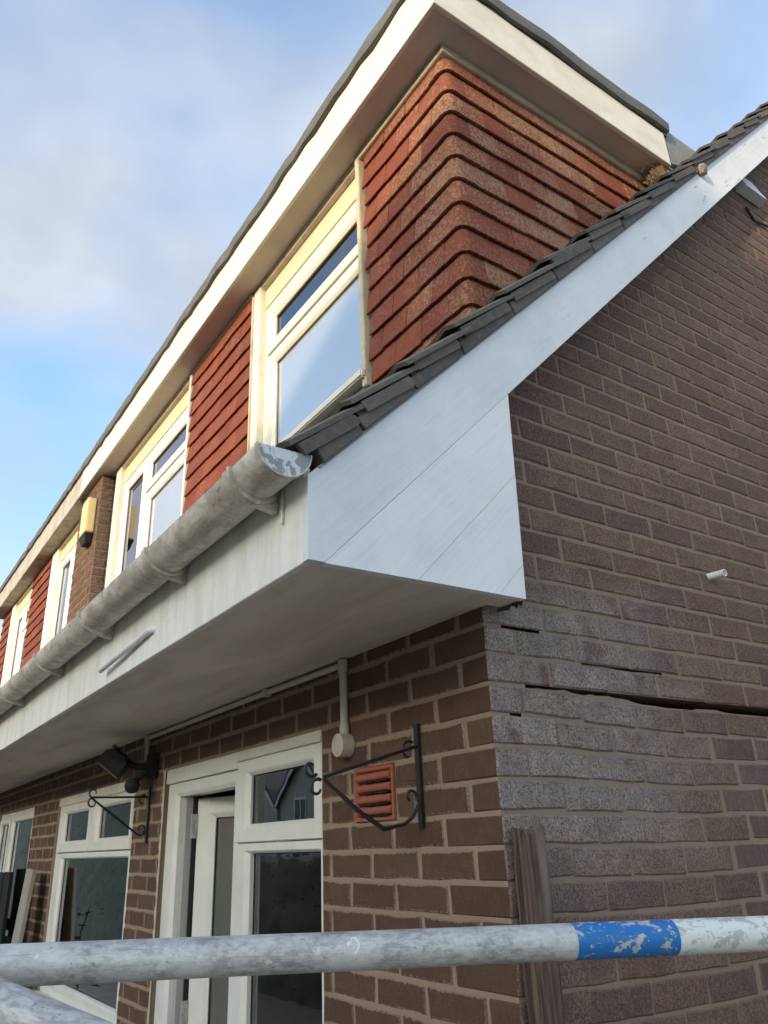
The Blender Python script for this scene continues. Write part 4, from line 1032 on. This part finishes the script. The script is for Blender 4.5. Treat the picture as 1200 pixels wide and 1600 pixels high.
for xx, ang, ln, wd, mm in ((551, 62, .012, .006, cpaint), (540, 75, .004, .003, M['wband']), (60, 80, .004, .003, cpaint)):
    s_ = along(xx); vs = []; rr = random.Random(xx)
    n = 10; u0 = a_ + d_ * s_
    side = (CAM_O - u0); side = (side - d_ * side.dot(d_)).normalized(); upv = d_.cross(side)
    for k in range(n):
        t = 2 * math.pi * k / n; da = wd * math.cos(t) * rr.uniform(.6, 1.3); dn = ln * math.sin(t) * rr.uniform(.5, 1.2)
        th = math.radians(-20) + dn / r_; vs.append(u0 + d_ * da + (side * math.cos(th) + upv * math.sin(th)) * (r_ + .0006))
    MB().add(vs, [list(range(n))]).build('paint_splash', mm, T1)
t2a, t2b = at(-60, 1552, .78), at(150, 1640, .74)
scaffold_tube(t2a, t2b, (.8, .7), 'second scaffold tube crossing the bottom left corner', [])

pk = MB().box(-.11, .11, -.012, .012, 0, 1.60).xform(Matrix.Translation((-4.62, -.20, 0)) @ Matrix.Rotation(math.radians(-4), 4, 'X') @ Matrix.Rotation(math.radians(2), 4, 'Y')).build('leaning_plank', 'plank', bevel=.004)
tag(pk, 'grey plank leaning against the brickwork beside the dark board', 'plank')
fb = empty('fence_panel', (-5.6, -.16, 0), 'black stained fence panel at the left edge', 'fence')
for k in range(9): MB().box(-6.75 + .215 * k, -6.54 + .215 * k, -.172 - .004 * (k % 2), -.150, .02, 1.575 + .003 * (k % 3)).build('fence_board', 'fence', fb, bevel=.002)
MB().box(-6.75, -4.82, -.148, -.11, 1.1, 1.18).build('rail', 'fence', fb)
pl = empty('climbing_plant', (-5.15, -.35, 0), 'dark green leafy plant in front of the black fence panel', 'plant')
MB().tube([(-5.15, -.35, 0), (-5.1, -.36, .6), (-5.12, -.34, 1.15), (-5.02, -.36, 1.32)], [.012, .010, .006, .003], 7).build('stem', 'leaf', pl)
rr = random.Random(9)
for k in range(34):
    t = rr.uniform(0, 1); c = Vector((-5.12 + rr.uniform(-.2, .2), -.36 + rr.uniform(-.08, .08), .5 + .85 * t)); L = rr.uniform(.05, .09); w = L * .35
    vs = [(0, 0, 0), (L * .4, -w, .012), (L, 0, -.006), (L * .4, w, .012), (L * .4, 0, .0)]
    mt = Matrix.Translation(c) @ Matrix.Rotation(rr.uniform(0, 6.28), 4, 'Z') @ Matrix.Rotation(rr.uniform(-.6, .6), 4, 'Y')
    MB().add([mt @ Vector(v) for v in vs], [(0, 1, 4), (1, 2, 4), (2, 3, 4), (3, 0, 4)]).build('leaf', 'leaf', pl)

# ================================================================== ACROSS THE STREET (seen mirrored in the glass, shades the lower walls)
def far_house(xc, w, eave, ridge, y0, depth, wallm, label, gable=True, bays=()):
    e = empty('opposite_house', (xc, y0 - depth / 2, 0), label, 'house', 'houses across the street')
    x0, x1 = xc - w / 2, xc + w / 2
    if gable:
        MB().prism([(x0, 0), (x1, 0), (x1, eave), (xc, ridge), (x0, eave)], y0 - depth, y0, 'Y').build('wall', wallm, e)
        sl = (ridge - eave) / (w / 2); t = .18
        for s in (-1, 1):
            xe = xc + s * (w / 2 + .35); ze = eave - .35 * sl
            MB().prism([(xe, ze + .02), (xc, ridge + .02), (xc, ridge + .02 + t), (xe, ze + .02 + t)], y0 - depth - .2, y0 + .3, 'Y').build('roof', 'slate', e)
            MB().prism([(xe, ze - .16), (xc, ridge - .16), (xc, ridge + .01), (xe, ze + .01)], y0 + .27, y0 + .31, 'Y').build('bargeboard', 'pvc_white', e)
    else:
        MB().prism([(y0 - depth, 0), (y0, 0), (y0, eave), (y0 - depth / 2, ridge), (y0 - depth, eave)], x0, x1, 'X').build('wall', wallm, e)
        sl = (ridge - eave) / (depth / 2)
        for s in (-1, 1):
            yc = y0 - depth / 2; ye = yc + s * (depth / 2 + .35); ze = eave - .35 * sl
            MB().prism([(ye, ze + .02), (yc, ridge + .02), (yc, ridge + .2), (ye, ze + .2)], x0 - .2, x1 + .2, 'X').build('roof', 'slate', e)
        MB().box(x0, x1, y0 + .3, y0 + .42, eave - .28, eave - .16).build('gutter', 'pvc_white', e)
    for bx, bz, bw, bh in bays:
        f = MB()
        f.box(bx - bw / 2, bx + bw / 2, y0 + .02, y0 + .06, bz, bz + bh)
        o = f.build('window', 'pvc_white', e)
        for k in range(2):
            pw = bw / 2 - .12; px = bx - bw / 2 + .08 + k * (bw / 2 - .02)
            MB().box(px, px + pw, y0 + .065, y0 + .07, bz + .1, bz + bh - .1).build('pane', 'lamp', o)
    MB().box(xc - .3, xc + .3, y0 - depth / 2 - .3, y0 - depth / 2 + .3, ridge - .6, ridge + .9).build('chimney', 'redbrick', e)
    return e
far_house(9.2, 13.6, 5.5, 8.22, -16, 9, 'render_wall', 'unseen broad cream gabled house opposite the corner, roof shaped to shade the front', True, ((7, 2.9, 1.6, 1.2), (11.4, 2.9, 1.6, 1.2), (9.2, .9, 2.2, 1.3)))  # unseen house; roof slope shaped to place the shadow edge on the dormer
far_house(-3.2, 11.0, 4.3, 6.35, -16.5, 7.5, 'redbrick', 'unseen low red brick house opposite, ridge along the street, added for shade', False, ((-5.4, 1.0, 1.7, 1.2), (-1.0, 1.0, 1.7, 1.2)))  # unseen house added to close a gap the low sun would pass
far_house(-17, 9.5, 4.9, 7.9, -16, 8, 'redbrick', 'red brick gabled house opposite, second from the low house', True, ((-19, 2.9, 1.5, 1.2), (-15, 2.9, 1.5, 1.2)))
far_house(-30.2, 4.6, 3.5, 5.5, -16, 8, 'render_wall', 'small cream gabled house opposite, right of the pair mirrored in the door fanlight', True, ((-30.6, 2.5, 1.1, 1.1), (-30.5, .7, 1.6, 1.2)))
far_house(-35.2, 4.6, 3.5, 5.5, -16, 8, 'render_wall', 'small cream gabled house opposite, left of the pair mirrored in the door fanlight', True, ((-35.2, 2.5, 1.1, 1.1),))
far_house(-43.0, 10.5, 4.9, 7.9, -16, 8, 'redbrick', 'red brick gabled house opposite, farthest down the street', True, ((-45, 2.9, 1.5, 1.2), (-41, 2.9, 1.5, 1.2)))
def hedge(x0, x1, y0, y1, h, n, label, seed):
    hd = empty('garden_hedge', ((x0 + x1) / 2, (y0 + y1) / 2, 0), label, 'hedge', 'garden hedges along the street')
    mb = MB(); nx_ = int((x1 - x0) / .12); nz_ = int(h / .12); vs = []
    for i in range(nx_ + 1):
        for k in range(nz_ + 6):
            x = x0 + (x1 - x0) * i / nx_; z = min(h, h * k / nz_); y = y1 if k <= nz_ else y1 - (y1 - y0) * (k - nz_) / 5
            d = .09 * mnoise.noise(Vector((x, y, z)) * 5) + .05 * mnoise.noise(Vector((x, y, z)) * 14)
            vs.append((x, y + (d if k <= nz_ else 0), z + (d if k >= nz_ else 0)))
    w_ = nz_ + 6
    mb.add(vs, [(i * w_ + k, (i + 1) * w_ + k, (i + 1) * w_ + k + 1, i * w_ + k + 1) for i in range(nx_) for k in range(w_ - 1)])
    mb.box(x0, x1, y0, y1 - .15, 0, h - .15).build('hedge_core', 'hedge', hd, smooth=True, ang=180)
    rr = random.Random(seed); mb = MB()
    for k in range(n):
        x = rr.uniform(x0, x1)
        if rr.random() < .7: p = Vector((x, y1 + rr.uniform(-.01, .04), rr.uniform(.05, h + .05)))
        else: p = Vector((x, rr.uniform(y0, y1), h + rr.uniform(-.02, .15)))
        a = Vector((rr.uniform(-1, 1), rr.uniform(-1, 1), rr.uniform(-1, 1))).normalized() * .026; b = a.orthogonal().normalized() * .017
        mb.add([p - a, p + b, p + a, p - b], [(0, 1, 2, 3)])
    mb.build('hedge_leaves', 'hedge', hd, kind='stuff')
hedge(-9.5, -1.2, -4.1, -3.5, 1.5, 500, 'low clipped green hedge along the front pavement', 4)
hedge(-34, -10.2, -4.3, -3.4, 3.6, 900, 'tall overgrown green hedge farther along the pavement', 5)
print('objects', len(D.objects), 'bricks', len(bricks), 'single', len(single))
